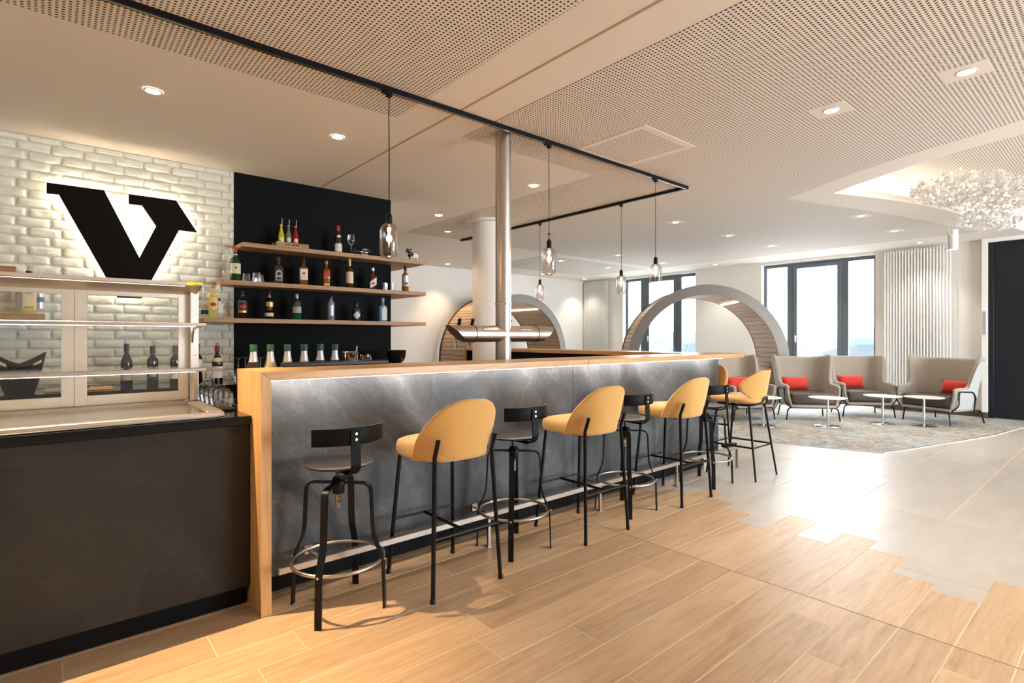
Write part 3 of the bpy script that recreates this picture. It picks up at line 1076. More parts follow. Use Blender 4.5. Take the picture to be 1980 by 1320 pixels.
pendant('smoked glass pendant hanging closest to the bottle shelves', 1.634, 3.095)
p2 = pendant('smoked glass pendant just beside the steel beer tower, with a disc on its cable', 3.05, 3.095)
obj('cable_disc', lat([(0, 0.325), (0.016, 0.325), (0.016, 0.33), (0, 0.33)], 14), M['blackplastic'], p2)
pendant('smoked glass pendant close to the corner of the ceiling track', 4.51, 3.095)
pendant('smoked glass pendant on the short track arm, in front of the far window', 5.058, 3.94)
pendant('smoked glass pendant farthest along the short track arm, before the far wall', 5.058, 5.31)

# ------------------------------------------------------------------ beer tower
bt = thing('beer_tower', 'stainless steel beer tap cross rising from bar to ceiling', 'beer tower', (2.672, 3.215, 0.92))
RT = 0.0605


def btp(name, bm, m='steel', parent=None, sm=40):
    return obj(name, rel(bt, bm), M[m], parent or bt, smooth=sm)


btp('column_pipe', lat([(RT, 0.9205), (RT, CZ - 0.003)], 40, (2.672, 3.215, 0)), 'steel')
btp('pipe_collar', lat([(RT, 1.552), (RT + 0.006, 1.555), (RT + 0.006, 1.562), (RT, 1.565)], 40, (2.672, 3.215, 0), False), 'chrome')
bm = BM()
for x0, x1, k0, k1 in ((2.225, 3.13, -0.075, 0.07),):
    nseg = 40
    L0 = [bm.verts.new((x0 + k0 * math.sin(2 * PI * i / nseg), 3.215 + 0.062 * math.cos(2 * PI * i / nseg), 1.327 + 0.062 * math.sin(2 * PI * i / nseg))) for i in range(nseg)]
    L1 = [bm.verts.new((x1 + k1 * math.sin(2 * PI * i / nseg), 3.215 + 0.062 * math.cos(2 * PI * i / nseg), 1.327 + 0.062 * math.sin(2 * PI * i / nseg))) for i in range(nseg)]
    for i in range(nseg):
        bm.faces.new((L0[i], L0[(i + 1) % nseg], L1[(i + 1) % nseg], L1[i]))
    bm.faces.new(L0)
    bm.faces.new(L1)
arm = btp('cross_arm', bm, 'steel')
for x in (2.375, 3.0):
    bm = tb([(x, 3.215 + 0.0625 * math.cos(2 * PI * i / 36), 1.327 + 0.0625 * math.sin(2 * PI * i / 36)) for i in range(36)], 0.003, 6, True)
    btp('seal_ring', bm, 'black', arm)
for a, b in ((2.44, 2.58), (2.80, 2.92)):
    bm = bx((a, -0.004, -0.008), (b, 0.0, 0.008), 0.001)
    bmesh.ops.rotate(bm, verts=bm.verts[:], cent=(0, 0, 0), matrix=Matrix.Rotation(R(-38), 3, 'X'))
    bmesh.ops.translate(bm, verts=bm.verts[:], vec=(0, 3.215 - 0.062 * math.cos(R(38)), 1.327 + 0.062 * math.sin(R(38))))
    btp('badge_plate', bm, 'chrome', arm, None)
for x in (2.31, 2.43, 2.80):
    t_ = btp('tap', tb(smooth_path([(x, 3.26, 1.372), (x, 3.335, 1.36), (x, 3.345, 1.28), (x, 3.335, 1.215)], 0.03), 0.010, 8), 'chrome')
    obj('tap_handle', rel(bt, tb([(x, 3.30, 1.37), (x, 3.295, 1.39), (x, 3.28, 1.44)], [0.006, 0.013, 0.014], 10)), M['blackplastic'], t_)

# ================================================================== STOOLS


def make_swivel(label):
    t = thing('swivel_stool', label, 'bar stool', (0, 0, 0), 0, 'black screw stools along the bar')
    seat = [(0.0, 0.674), (0.10, 0.674), (0.150, 0.684), (0.163, 0.692), (0.165, 0.697), (0.158, 0.700), (0.10, 0.697), (0.0, 0.694)]
    obj('seat', lat(seat, 40), noisy('black_oak_seat', (0.014, 0.013, 0.013), (0.028, 0.026, 0.026), 40, 0.42, 0.15, 0.001, stretch=(1, 6, 1)) if 'bos' not in M else M['bos'], t)
    bm = BM()      # backrest, curved round the sitter
    rows = []
    for j in range(3):
        row = []
        for i in range(13):
            a = R(-44 + 88 * i / 12)
            row.append(Vector((0.25 * math.sin(a), -0.185 + 0.25 * (1 - math.cos(a)), 0.806 + 0.08 * j / 2)))
        rows.append(row)
    b = obj('backrest', grid_surf(bm, rows), M['black'], t)
    mods(b, solid=0.011, bev=0.003)
    bm = strip(BM(), smooth_path([(0, -0.02, 0.668), (0, -0.155, 0.664), (0, -0.200, 0.700), (0, -0.193, 0.79), (0, -0.194, 0.874)], 0.05, 5), 0.046, 0.007, (1, 0, 0))
    br = obj('back_bracket', bm, M['black'], t)
    for z in (0.832, 0.858):
        bm = lat([(0.0065, 0), (0.0065, 0.004), (0, 0.005)], 10)
        bmesh.ops.rotate(bm, verts=bm.verts[:], cent=(0, 0, 0), matrix=Matrix.Rotation(PI / 2, 3, 'X'))
        bmesh.ops.translate(bm, verts=bm.verts[:], vec=(0, -0.1975, z))
        obj('bolt', bm, M['chrome'], br)
    prof = [(0.0135, 0.475)]
    z = 0.475
    while z < 0.672:
        prof += [(0.0135, z), (0.0155, z + 0.003), (0.0135, z + 0.006)]
        z += 0.0065
    obj('screw_spindle', lat(prof, 16), M['chrome'], t, smooth=None)
    obj('hub', lat([(0.026, 0.545), (0.029, 0.55), (0.029, 0.585), (0.036, 0.592), (0.036, 0.606), (0.029, 0.612), (0.024, 0.625), (0.016, 0.628)], 24), M['blackmetal'], t)
    for k in range(4):
        c, s = math.cos(PI / 4 + k * PI / 2), math.sin(PI / 4 + k * PI / 2)
        path = smooth_path([(0.026, 0.598), (0.160, 0.598), (0.172, 0.345), (0.222, 0.235), (0.229, 0.0)], 0.045, 5)
        pts = [(q[0] * c, q[0] * s, q[1]) for q in [(v[0], v[1]) for v in path]] if len(path[0]) == 2 else None
        lg = obj('leg', strip(BM(), pts, 0.032, 0.008, (-s, c, 0)), M['blackmetal'], t)
        bm = tube(BM(), [(0.2262 * c, 0.2262 * s, 0.232), (0.236 * c, 0.236 * s, 0.232)], 0.006, 10)
        obj('bolt', bm, M['chrome'], lg)
    obj('foot_ring', tb(ringpts(0.2135, 0.232, 48), 0.0085, 10, True), M['railsteel'], t)
    return t


M['bos'] = noisy('black_oak_seat', (0.014, 0.013, 0.013), (0.030, 0.028, 0.028), 40, 0.42, 0.15, 0.001, stretch=(1, 6, 1))
_sp = smooth_path


def smooth_path(pts, rad, n=4):
    if len(pts[0]) == 2:
        return [(v.x, v.y) for v in _sp([(p[0], p[1], 0) for p in pts], rad, n)]
    return _sp(pts, rad, n)


SY_B = 2.54
s0 = make_swivel('black swivel stool with steel foot ring next to the oak end panel of the bar')
s0.location = (1.07, SY_B, 0)
for x, rz, lb in ((2.195, 0.0, 'black swivel stool second along the bar from the oak end panel'),
                  (3.315, 0.0, 'black swivel stool third along the bar from the oak end panel'),
                  (4.472, 0.0, 'black swivel stool beside the stool with the round shell back')):
    dup(s0, (x, SY_B, 0), rz, lb)


def legframe(t, fx0, fx1, fy0, fy1, tx, tyb, tyf, zb, zf):
    pass


def make_padded(label):
    t = thing('padded_stool', label, 'bar stool', (0, 0, 0), 0, 'mustard upholstered stools with black legs')
    bm = BM()      # seat pad: rounded slab
    rows = []
    prof = [(0.86, 0.664), (0.97, 0.670), (1.0, 0.69), (1.0, 0.718), (0.97, 0.738), (0.88, 0.748), (0.5, 0.752)]
    n = 40
    for sc_, z in prof:
        row = []
        for i in range(n):
            a = 2 * PI * i / n
            ca, sa = math.cos(a), math.sin(a)
            e = 3.2
            k = (abs(ca) ** e + abs(sa) ** e) ** (-1 / e)
            row.append(Vector((0.218 * sc_ * k * ca * (1.0 if sa > 0 else 0.97), 0.02 + 0.232 * sc_ * k * sa, z)))
        rows.append(row)
    V = [[bm.verts.new(p) for p in r] for r in rows]
    for a, b in zip(V, V[1:]):
        for i in range(n):
            bm.faces.new((a[i], a[(i + 1) % n], b[(i + 1) % n], b[i]))
    bm.faces.new(V[0])
    bm.faces.new(V[-1])
    obj('seat', bm, M['yellow'], t, smooth=60)
    bm = BM()      # back shell wrapping the rear of the seat
    rows = []
    nz, nx = 12, 24
    for j in range(nz + 1):
        v = j / nz
        row = []
        for i in range(nx + 1):
            s = math.sin(PI / 2 * (-1 + 2 * i / nx))
            ztop = 0.988 - 0.235 * (1 - (1 - abs(s) ** 3.2 * 0.999) ** (1 / 2.1))
            z = 0.672 + (ztop - 0.672) * v
            x = 0.233 * s * (0.955 + 0.045 * math.sin(PI * min(1, (z - 0.672) / 0.2) / 2) - 0.06 * max(0, (z - 0.80) / 0.19))
            wrap = abs(s) ** 2.6
            q = (z - 0.672) / 0.316
            y = -0.222 + (0.165 - 0.085 * q) * wrap - 0.045 * q + 0.02 * (1 - q) ** 3
            row.append(Vector((x, y, z)))
        rows.append(row)
    b = obj('backrest', grid_surf(bm, rows), M['yellow'], t)
    mods(b, solid=0.036, sub=1, offset=0)
    FX, FB, FF = 0.214, -0.226, 0.228
    for sx in (-1, 1):
        obj('leg', tb([(sx * FX, FB, 0.0), (sx * 0.180, -0.190, 0.70), (sx * 0.180, -0.222, 0.79)], [0.011, 0.0115, 0.0115], 10), M['blackmetal'], t)
        obj('leg', tb([(sx * FX, FF, 0.0), (sx * 0.172, 0.172, 0.672)], 0.011, 10), M['blackmetal'], t)
        for y in (FB, FF):
            obj('foot_cap', lat([(0.0135, 0), (0.0135, 0.02), (0.011, 0.024)], 10, (sx * FX, y, 0)), M['blackplastic'], t)
    z = 0.30
    k = z / 0.70
    xb, xf = FX + (0.180 - FX) * k, FX + (0.172 - FX) * z / 0.672
    yb, yf = FB + 0.036 * k, FF + (0.172 - FF) * z / 0.672
    obj('footrest', tb([(-xb, yb, z), (xb, yb, z)], 0.010, 10), M['blackmetal'], t)
    obj('front_bar', tb([(-xf, yf, z), (xf, yf, z)], 0.007, 8), M['blackmetal'], t)
    obj('cross_bar', tb([(0, yb, z), (0, yf, z)], 0.009, 8), M['blackmetal'], t)
    obj('seat_frame', tb([(-0.16, -0.14, 0.667), (0.16, -0.14, 0.667), (0.16, 0.165, 0.667), (-0.16, 0.165, 0.667)], 0.009, 8, True), M['blackmetal'], t)
    return t


y0_ = make_padded('mustard yellow padded stool standing between the first two black stools')
y0_.location = (1.64, 2.48, 0)
dup(y0_, (2.766, 2.49, 0), 0, 'mustard yellow padded stool standing between the second and third black stools')
dup(y0_, (3.886, 2.51, 0), 0, 'mustard yellow padded stool standing just past the third black stool')
dup(y0_, (5.68, 3.27, 0), PI / 2, 'mustard yellow padded stool half hidden behind the far end of the bar')

# shell-back stool
ss = thing('shell_stool', 'mustard stool with a wide round shell back at the bar end', 'bar stool', (5.035, 2.49, 0))


def egg(bm, hw, z0, z1, y0, lean, wrap, nx=16, nz=12):
    rows = []
    for j in range(nz + 1):
        v = j / nz
        # egg outline: widest above the middle
        w = math.sin(PI * (0.06 + 0.88 * v) ** 0.9) ** 0.55
        row = []
        for i in range(nx + 1):
            s = -1 + 2 * i / nx
            row.append(Vector((hw * s * w, y0 - lean * v + wrap * (s * w) ** 2, z0 + (z1 - z0) * v)))
        rows.append(row)
    return grid_surf(bm, rows)


b = obj('back_shell', egg(BM(), 0.235, 0.725, 1.0, -0.20, 0.05, 0.125), M['yellow'], ss)
mods(b, solid=0.018, sub=1)
b = obj('back_pad', egg(BM(), 0.212, 0.735, 0.98, -0.172, 0.05, 0.125), M['yellow'], ss)
mods(b, solid=0.034, sub=1)
bm = BM()
V = []
n = 36
for sc_, z in ((0.72, 0.682), (0.93, 0.688), (1.0, 0.706), (0.98, 0.728), (0.85, 0.742), (0.5, 0.744)):
    V.append([bm.verts.new((0.232 * sc_ * math.cos(2 * PI * i / n) * (abs(math.cos(2 * PI * i / n)) ** 3 + abs(math.sin(2 * PI * i / n)) ** 3) ** (-1 / 3) * (1 + 0.05 * math.sin(2 * PI * i / n)),
                            0.03 + 0.245 * sc_ * math.sin(2 * PI * i / n) * (abs(math.cos(2 * PI * i / n)) ** 2.6 + abs(math.sin(2 * PI * i / n)) ** 2.6) ** (-1 / 2.6), z + 0.018 * (sc_ * math.cos(2 * PI * i / n)) ** 2)) for i in range(n)])
for a, c in zip(V, V[1:]):
    for i in range(n):
        bm.faces.new((a[i], a[(i + 1) % n], c[(i + 1) % n], c[i]))
bm.faces.new(V[0])
bm.faces.new(V[-1])
obj('seat', bm, M['yellow'], ss, smooth=60)
for sx in (-1, 1):
    for fy, ty in ((-0.235, -0.145), (0.245, 0.16)):
        obj('leg', tb([(sx * 0.214, fy, 0), (sx * 0.155, ty, 0.672)], [0.008, 0.0115], 10), M['blackmetal'], ss)
k = 0.292 / 0.672
xa, yb_, yf_ = 0.214 - 0.059 * k, -0.235 + 0.09 * k, 0.245 - 0.085 * k
for nm, a, c in (('footrest', (-xa, yf_), (xa, yf_)), ('side_bar', (-xa, yb_), (-xa, yf_)), ('side_bar', (xa, yb_), (xa, yf_)), ('rear_bar', (-xa, yb_), (xa, yb_))):
    obj(nm, tb([(*a, 0.292), (*c, 0.292)], 0.0085, 8), M['blackmetal'], ss)
obj('seat_frame', tb(smooth_path([(-0.155, 0.16, 0.672), (0.155, 0.16, 0.672), (0.155, -0.145, 0.672), (0.06, -0.21, 0.69), (0.0, -0.24, 0.76), (-0.06, -0.21, 0.69), (-0.155, -0.145, 0.672), (-0.155, 0.15, 0.672)], 0.03), 0.0095, 8), M['blackmetal'], ss)

# ================================================================== LOUNGE ARMCHAIRS


def make_armchair(label, HW=0.365, bk=0.34, ry=0.295, fk=0.125, lin=0.0):
    t = thing('wing_armchair', label, 'armchair', (0, 0, 0), 0, 'taupe felt wing armchairs in the lounge')
    path = []      # plan of the shell from the left arm front round the back
    arm_f = -0.33
    for y in (-0.33, -0.25, -0.15, -0.05, 0.02, 0.05, 0.08, 0.13, 0.19):
        path.append((-HW, arm_f + (y - arm_f) * (bk - 0.15 - arm_f) / 0.52))
    for k in range(1, 6):
        a = PI - PI / 2 * k / 6
        path.append((-HW + 0.15 + 0.15 * math.cos(a), bk - 0.15 + 0.15 * math.sin(a)))
    for k in range(0, 9):
        path.append((-(HW - 0.15) + 2 * (HW - 0.15) * k / 8, bk + 0.012 * math.sin(PI * k / 8)))
    left = path[:14]
    path += [(-x, y) for x, y in reversed(left)]
    rows = []
    nz = 12
    for j in range(nz + 1):
        row = []
        for i, (x, y) in enumerate(path):
            ny = arm_f + (y - arm_f) * 0.52 / (bk - 0.15 - arm_f) if y < bk - 0.15 else y - bk + 0.34
            if ny <= 0.045:
                zt = 0.555 - 0.02 * (ny < -0.3)
            elif ny < 0.10:
                zt = 0.60 + (ny - 0.05) / 0.05 * 0.36
            else:
                zt = 1.03 - 0.055 * min(1, (ny - 0.10) / 0.24)
            v = j / nz
            z = 0.225 + (zt - 0.225) * v
            fl = max(0.0, (z - 0.52)) * fk
            d = Vector((x, 0.35 * (ny - 0.0))).normalized()
            px = x + (1 if x > 0 else -1) * fl * min(1, abs(x) / HW) - (1 if x > 0 else -1) * 0.05 * min(1, max(0, 0.42 - z) / 0.2) * min(1, abs(x) / HW)
            py = y + (0.14 * (z - 0.25) if ny > 0.2 else 0.06 * (z - 0.25) if ny > 0.045 else 0.0)
            row.append(Vector((px, py, z)))
        rows.append(row)
    sh = obj('shell', grid_surf(BM(), rows), M['felt'], t)
    mods(sh, solid=0.05, sub=1, offset=0)
    # pale outer skin
    rows2 = []
    for row in rows:
        rr = []
        m_ = len(row)
        for i, p in enumerate(row):
            a = row[max(i - 1, 0)]
            b = row[min(i + 1, m_ - 1)]
            tn = (b - a)
            nr = Vector((-tn.y, tn.x, 0)).normalized()
            rr.append(p + nr * 0.031)
        rows2.append(rr)
    ws = rows2[0:]
    sk = obj('outer_skin', grid_surf(BM(), [r_[1:-1] for r_ in ws[0:nz]]), M['feltlight'], t)
    mods(sk, solid=0.008, sub=1, offset=0)
    obj('seat_base', bx((-HW + 0.035, -0.335, 0.20), (HW - 0.035, bk - 0.01, 0.243), 0.02, 3), M['felt'], t)
    obj('seat_cushion', bx((-HW + 0.05, -0.325, 0.245), (HW - 0.05, bk - 0.055, 0.425), 0.045, 4), M['leather'], t)
    for sx in (-1, 1):
        x = sx * (HW + 0.045)
        xl = sx * (HW - 0.005)
        obj('arm_frame', tb(smooth_path([(xl - sx * 0.03, -0.31, 0.205), (x, -0.285, 0.30), (x, -0.275, 0.505), (x, 0.03, 0.49), (x + sx * 0.0, 0.085, 0.42), (xl, 0.13, 0.205)], 0.04, 4), 0.009, 8), M['blackmetal'], t)
        obj('leg', tb(smooth_path([(sx * (HW - 0.14), -0.285, 0.196), (sx * (HW - 0.01 - lin), -0.290, 0.194), (sx * (HW + 0.018 - lin), -0.295, 0.0)], 0.05, 5), 0.0105, 8), M['blackmetal'], t)
        obj('leg', tb(smooth_path([(sx * (HW - 0.14), 0.17, 0.196), (sx * (HW - 0.045 - lin / 2), ry - 0.04, 0.194), (sx * (HW - 0.022 - lin / 2), ry, 0.0)], 0.05, 5), 0.0105, 8), M['blackmetal'], t)
    bm = tube(BM(), [(-HW + 0.14, -0.285, 0.196), (HW - 0.14, -0.285, 0.196)], 0.0105, 8)
    tube(bm, [(-HW + 0.14, 0.17, 0.196), (HW - 0.14, 0.17, 0.196)], 0.0105, 8)
    obj('leg_bar', bm, M['blackmetal'], t)
    return t


def make_pillow(label, w=0.40, h=0.21, d=0.13, m='red', group='red lumbar cushions on the armchairs'):
    bm = BM()
    nx, nz = 12, 8
    F, B = [], []
    for j in range(nz + 1):
        f, b = [], []
        for i in range(nx + 1):
            u, v = -1 + 2 * i / nx, -1 + 2 * j / nz
            t_ = (max(0, 1 - abs(u) ** 3.0) * max(0, 1 - abs(v) ** 2.2)) ** 0.5
            x = w / 2 * u * (1 - 0.05 * (1 - v * v) * abs(u))
            z = h / 2 * v * (1 - 0.05 * (1 - u * u))
            f.append(bm.verts.new((x, -d / 2 * t_, z)))
            b.append(f[-1] if (i in (0, nx) or j in (0, nz)) else bm.verts.new((x, d / 2 * t_, z)))
        F.append(f)
        B.append(b)
    for j in range(nz):
        for i in range(nx):
            bm.faces.new((F[j][i], F[j][i + 1], F[j + 1][i + 1], F[j + 1][i]))
            bm.faces.new((B[j][i], B[j + 1][i], B[j + 1][i + 1], B[j][i + 1]))
    o = obj('cushion', bm, M[m], smooth=80)
    return tagthing(o, label, 'cushion', group)


def local(loc, rz, p):
    c_, s_ = math.cos(rz), math.sin(rz)
    return (loc[0] + p[0] * c_ - p[1] * s_, loc[1] + p[0] * s_ + p[1] * c_, loc[2] + p[2])


CZ9 = 0.009
CH_ = [((9.219, 3.495), -51.5, 1.0, 'taupe wing armchair directly right of the mustard shell stool', -0.10),
       ((10.269, 3.045), -51.2, 1.0, 'taupe wing armchair in front of the glass door, left of the radiator', -0.06),
       ((8.44, 4.18), -24.5, 1.0, 'taupe wing armchair half hidden behind the bar end and yellow stools', 0.12),
       ((10.36, 2.02), -111.0, 1.3, 'widest looking taupe wing armchair, turned away before the white radiator', 0.17)]
ach = None
for (x, y), dg, wd, lb, px in CH_:
    if wd != 1.0:
        a4 = make_armchair(lb, 0.40, 0.22, 0.46, 0.20, 0.075)
        a4.location = (x, y, CZ9)
        a4.rotation_euler = (0, 0, R(dg))
    elif ach is None:
        ach = make_armchair(lb)
        ach.location = (x, y, CZ9)
        ach.rotation_euler = (0, 0, R(dg))
    else:
        dup(ach, (x, y, CZ9), R(dg), lb)
plb = ['red lumbar cushion in the armchair beside the shell stool', 'red lumbar cushion in the armchair before the glass door',
       'red lumbar cushion in the armchair half hidden by the bar', 'red lumbar cushion in the armchair before the radiator']
pil = None
for k, ((x, y), dg, wd, lb, px) in enumerate(CH_):
    if pil is None:
        p = pil = make_pillow(plb[k])
    else:
        p = pil.copy()
        COL.objects.link(p)
        p['label'] = plb[k]
    p.location = local((x, y, CZ9), R(dg), (px, 0.235 if wd == 1.0 else 0.10, 0.535))
    p.rotation_euler = (R(-12), 0, R(dg))

# ================================================================== COFFEE TABLES


def make_table(label):
    t = thing('coffee_table', label, 'table', (0, 0, 0), 0, 'round white pedestal tables in the lounge')
    obj('table_top', lat([(0, 0.408), (0.230, 0.408), (0.245, 0.414), (0.247, 0.418), (0.244, 0.421), (0, 0.421)], 48), M['whitemetal'], t)
    obj('pole', lat([(0.016, 0.012), (0.016, 0.408)], 20), M['chrome'], t)
    obj('base_plate', lat([(0.170, 0.0), (0.170, 0.006), (0.163, 0.009), (0.02, 0.012), (0.016, 0.014)], 40), M['chrome'], t)
    return t


tb0 = make_table('round white table in front of the armchair beside the shell stool')
tb0.location = (8.58, 2.965, CZ9)
for x, y, lb in ((9.47, 2.52, 'round white table in the middle, before the armchair at the glass door'),
                 (9.715, 2.07, 'round white table overlapping the armchair before the radiator'),
                 (7.93, 3.60, 'round white table mostly hidden behind the mustard shell stool')):
    dup(tb0, (x, y, CZ9), 0, lb)

# ================================================================== ROUND SEATING TUBES
RO, RI, ZCN, DP = 1.40, 1.22, 0.83, 1.10


def plank_mesh(rad, w, th):
    bm = BM()
    rows = []
    for y in (0.012, DP - 0.012):
        a = w / 2
        rows.append([bm.verts.new(p) for p in ((-a, y, rad - th / 2), (a, y, rad - th / 2), (a * 1.0, y, rad + th / 2), (-a, y, rad + th / 2))])
    p, q = rows
    bm.faces.new(p[::-1])
    bm.faces.new(q)
    for i in range(4):
        bm.faces.new((p[i], p[(i + 1) % 4], q[(i + 1) % 4], q[i]))
    bmesh.ops.bevel(bm, geom=bm.edges[:], offset=0.003, segments=1, affect='EDGES')
    return mesh('plank', bm, M['ringplank'], None)


PMO = plank_mesh(RO - 0.03, 2 * PI * (RO - 0.03) / 96 - 0.008, 0.02)
PMI = plank_mesh(RI + 0.012, 2 * PI * (RI + 0.012) / 84 - 0.007, 0.018)


def arcring(ro, ri, y0, y1, n=96):
    def start(r):
        return -math.asin(min(1, (ZCN - 0.002) / r))
    bm = BM()
    L = []
    for i in range(n + 1):
        row = []
        for r in (ro, ri):
            a0 = start(r)
            a = a0 + (PI - 2 * a0) * i / n
            for y in (y0, y1):
                row.append(bm.verts.new((r * math.cos(a), y, ZCN + r * math.sin(a))))
        L.append(row)
    for p, q in zip(L, L[1:]):
        for a, b in ((0, 1), (1, 3), (3, 2), (2, 0)):
            bm.faces.new((p[a], p[b], q[b], q[a]))
    for p in (L[0], L[-1]):
        bm.faces.new((p[0], p[1], p[3], p[2]))
    return bm


def make_tube(label, loc, rz):
    t = thing('seating_tube', label, 'seating tube', loc, rz, 'round wooden seating tubes')
    obj('front_rim', arcring(RO, RI, -0.02, 0.012), M['ringrim'], t, smooth=30)
    obj('rear_rim', arcring(RO, RI, DP - 0.012, DP + 0.02), M['ringdark'], t, smooth=30)
    obj('core', arcring(RO - 0.045, RI + 0.025, 0.02, DP - 0.02), M['ringdark'], t, smooth=30)
    for nn, me, rad in ((96, PMO, RO - 0.03), (84, PMI, RI + 0.012)):
        for k in range(nn):
            a = 2 * PI * (k + 0.5) / nn
            z = ZCN + rad * math.cos(a)
            if z > 0.055:
                link('plank', me, t, (0, 0, ZCN), (0, a, 0))
    for s in (1,):
        a = R(26)
        o = link('light_strip', mesh('light_strip', bx((-0.012, 0.04, RI - 0.012), (0.012, DP - 0.04, RI - 0.002)), M['led'], None), t, (0, 0, ZCN), (0, a, 0))
    obj('bench', bx((-1.12, 0.06, 0.36), (1.12, DP - 0.04, 0.43), 0.01), M['ringplank'], t, smooth=None)
    obj('bench_pad', bx((-1.10, 0.10, 0.431), (1.10, DP - 0.08, 0.475), 0.015, 2), M['felt'], t)
    return t


t1 = make_tube('round wooden seating tube against the far wall, behind the beer tower', (7.84, 8.82, CZ9), 0)
t2 = make_tube('round wooden seating tube in front of the windows, showing its grey rim', (8.907, 5.031, CZ9), R(-46))
pk = make_pillow('pink cushion leaning inside the round seating tube by the windows', 0.42, 0.40, 0.16, 'pink', None)
pk.location = local((8.907, 5.031, CZ9), R(-46), (0.93, 0.45, 0.68))
pk.rotation_euler = (0, R(8), R(-46 + 62))
pk = make_pillow('red cushion tucked behind the pink one inside the seating tube', 0.42, 0.38, 0.16, 'red', None)
pk.location = local((8.907, 5.031, CZ9), R(-46), (0.99, 0.74, 0.67))
pk.rotation_euler = (0, R(8), R(-46 + 72))

# ================================================================== RADIATORS


def radiator(label, ya, yb, n, xw=11.5):
    t = thing('tube_radiator', label, 'radiator', (xw, ya, 0.10), 0, 'tall white tubular radiators')
    pitch = (yb - ya) / (n - 1)
    tm = mesh('tube', lat([(0.0, 0.0), (0.010, 0.004), (0.0138, 0.014), (0.0138, 2.706), (0.010, 2.718), (0, 2.722)], 12), M['whitemetal'])
    for k in range(n):
        link('tube', tm, t, (-0.10, pitch * k, 0.015))
    for z, nm in ((0.055, 'bottom_header'), (1.36, 'middle_header'), (2.68, 'top_header')):
        obj(nm, tb([(-0.078, -0.01, z), (-0.078, yb - ya + 0.01, z)], 0.022 if z != 1.36 else 0.012, 10), M['whitemetal'], t)
    bm = BM()
    for y in (0.12, yb - ya - 0.12):
        for z in (0.5, 2.3):
            box(bm, (-0.055, y - 0.015, z), (-0.001, y + 0.015, z + 0.04))
    obj('wall_mount', bm, M['whitemetal'], t, smooth=None)
    obj('valve', tb([(-0.078, -0.005, 2.68), (-0.078, -0.05, 2.68), (-0.078, -0.09, 2.68)], [0.012, 0.016, 0.014], 10), M['whitemetal'], t)
    return t


radiator('tall white tubular radiator between the glass door and the dark door', 2.075, 3.0, 22)
radiator('tall white tubular radiator in the far corner beside the left window', 9.36, 10.16, 19)

# ================================================================== DOWNLIGHTS
DL = [((0.51, 4.125), 'round ceiling downlight above the letter sign', 'w', 0),
      ((1.73, 4.125), 'round ceiling downlight in front of the black wall panel', 'w', 0),
      ((3.84, 4.127), 'round ceiling downlight just right of the steel beer tower', 'w', 0),
      ((3.836, 5.926), 'round ceiling downlight past the right end of the bottle shelves', 'w', 0),
      ((4.52, 6.732), 'small ceiling downlight left of the round white column', 'w', 0),
      ((6.526, 9.72), 'small ceiling downlight near the far wall, left of the column', 'w', 1),
      ((4.132, 1.405), 'ceiling downlight in a plain square patch of the perforated ceiling', 'm', 0),
      ((4.142, 0.677), 'ceiling downlight nearest the camera at the upper right', 'm', 0),
      ((8.03, 7.80), 'small ceiling downlight above the far round seating tube', 'm', 0),
      ((9.61, 7.86), 'small ceiling downlight behind the pendant on the short track arm', 'm', 0),
      ((6.526, 4.155), 'ceiling downlight right of the track corner', 'm', 0),
      ((8.01, 4.165), 'ceiling downlight above the left end of the round tube at the windows', 'm', 0),
      ((9.47, 4.165), 'ceiling downlight before the glass door, middle of its row', 'm', 0),
      ((10.97, 4.187), 'ceiling downlight tight against the glass door head', 'm', 0),
      ((8.02, 2.373), 'ceiling downlight nearest the pointed tip of the light recess', 'm', 0),
      ((9.52, 2.383), 'ceiling downlight beside the long edge of the light recess', 'm', 0),
      ((10.985, 2.393), 'ceiling downlight over the white radiator at the right', 'm', 1),
      ((8.31, 6.55), 'ceiling downlight seen behind the track corner pendant', 'm', 0),
      ((9.89, 6.618), 'ceiling downlight above the left window', 'm', 0),
      ((10.97, 6.014), 'ceiling downlight close to the wall between the two windows', 'm', 1),
      ((11.0, 9.81), 'ceiling downlight over the radiator in the far corner', 'm', 1),
      ((9.35, 9.72), 'ceiling downlight washing the far wall near its corner', 'm', 1),
      ((1.42, -1.35), 'ceiling downlight behind the camera, lighting the bar front', 'k', 0),
      ((-0.9, -1.35), 'ceiling downlight behind the camera at the left', 'k', 0),
      ((3.9, -1.35), 'ceiling downlight behind the camera at the right', 'k', 0)]
trim_me = mesh('trim_ring', lat([(0.040, -0.002), (0.044, -0.005), (0.052, -0.004), (0.054, 0.0)], 28, caps=False), M['whitemetal'])
lens_me = mesh('lens', lat([(0.0, -0.0015), (0.041, -0.0015)], 28, caps=False), M['diff'])
plate_me = mesh('mounting_plate', bx((-0.11, -0.11, -0.0005), (0.11, 0.11, 0.0014)), M['ceil'], None)
for (x, y), lb, kind, wash in DL:
    t = thing('downlight', lb, 'downlight', (x, y, CZ - 0.0025), 0, 'recessed ceiling downlights')
    link('trim_ring', trim_me, t)
    link('lens', lens_me, t)
    if kind == 'm' and x > 4.06:
        link('mounting_plate', plate_me, t)
    e, c = {'w': (P_WARM, WARM), 'm': (P_MILD, MILD), 'k': (P_KEY, KEYC)}[kind]
    e *= {4.52: 0.35, 3.836: 0.6, 3.9: 0.4}.get(x, 1.0)
    lamp('downlight_beam', 'SPOT', (0, 0, -0.012), e, c, spot_size=R(95), spot_blend=0.7, shadow_soft_size=0.03, parent=t)

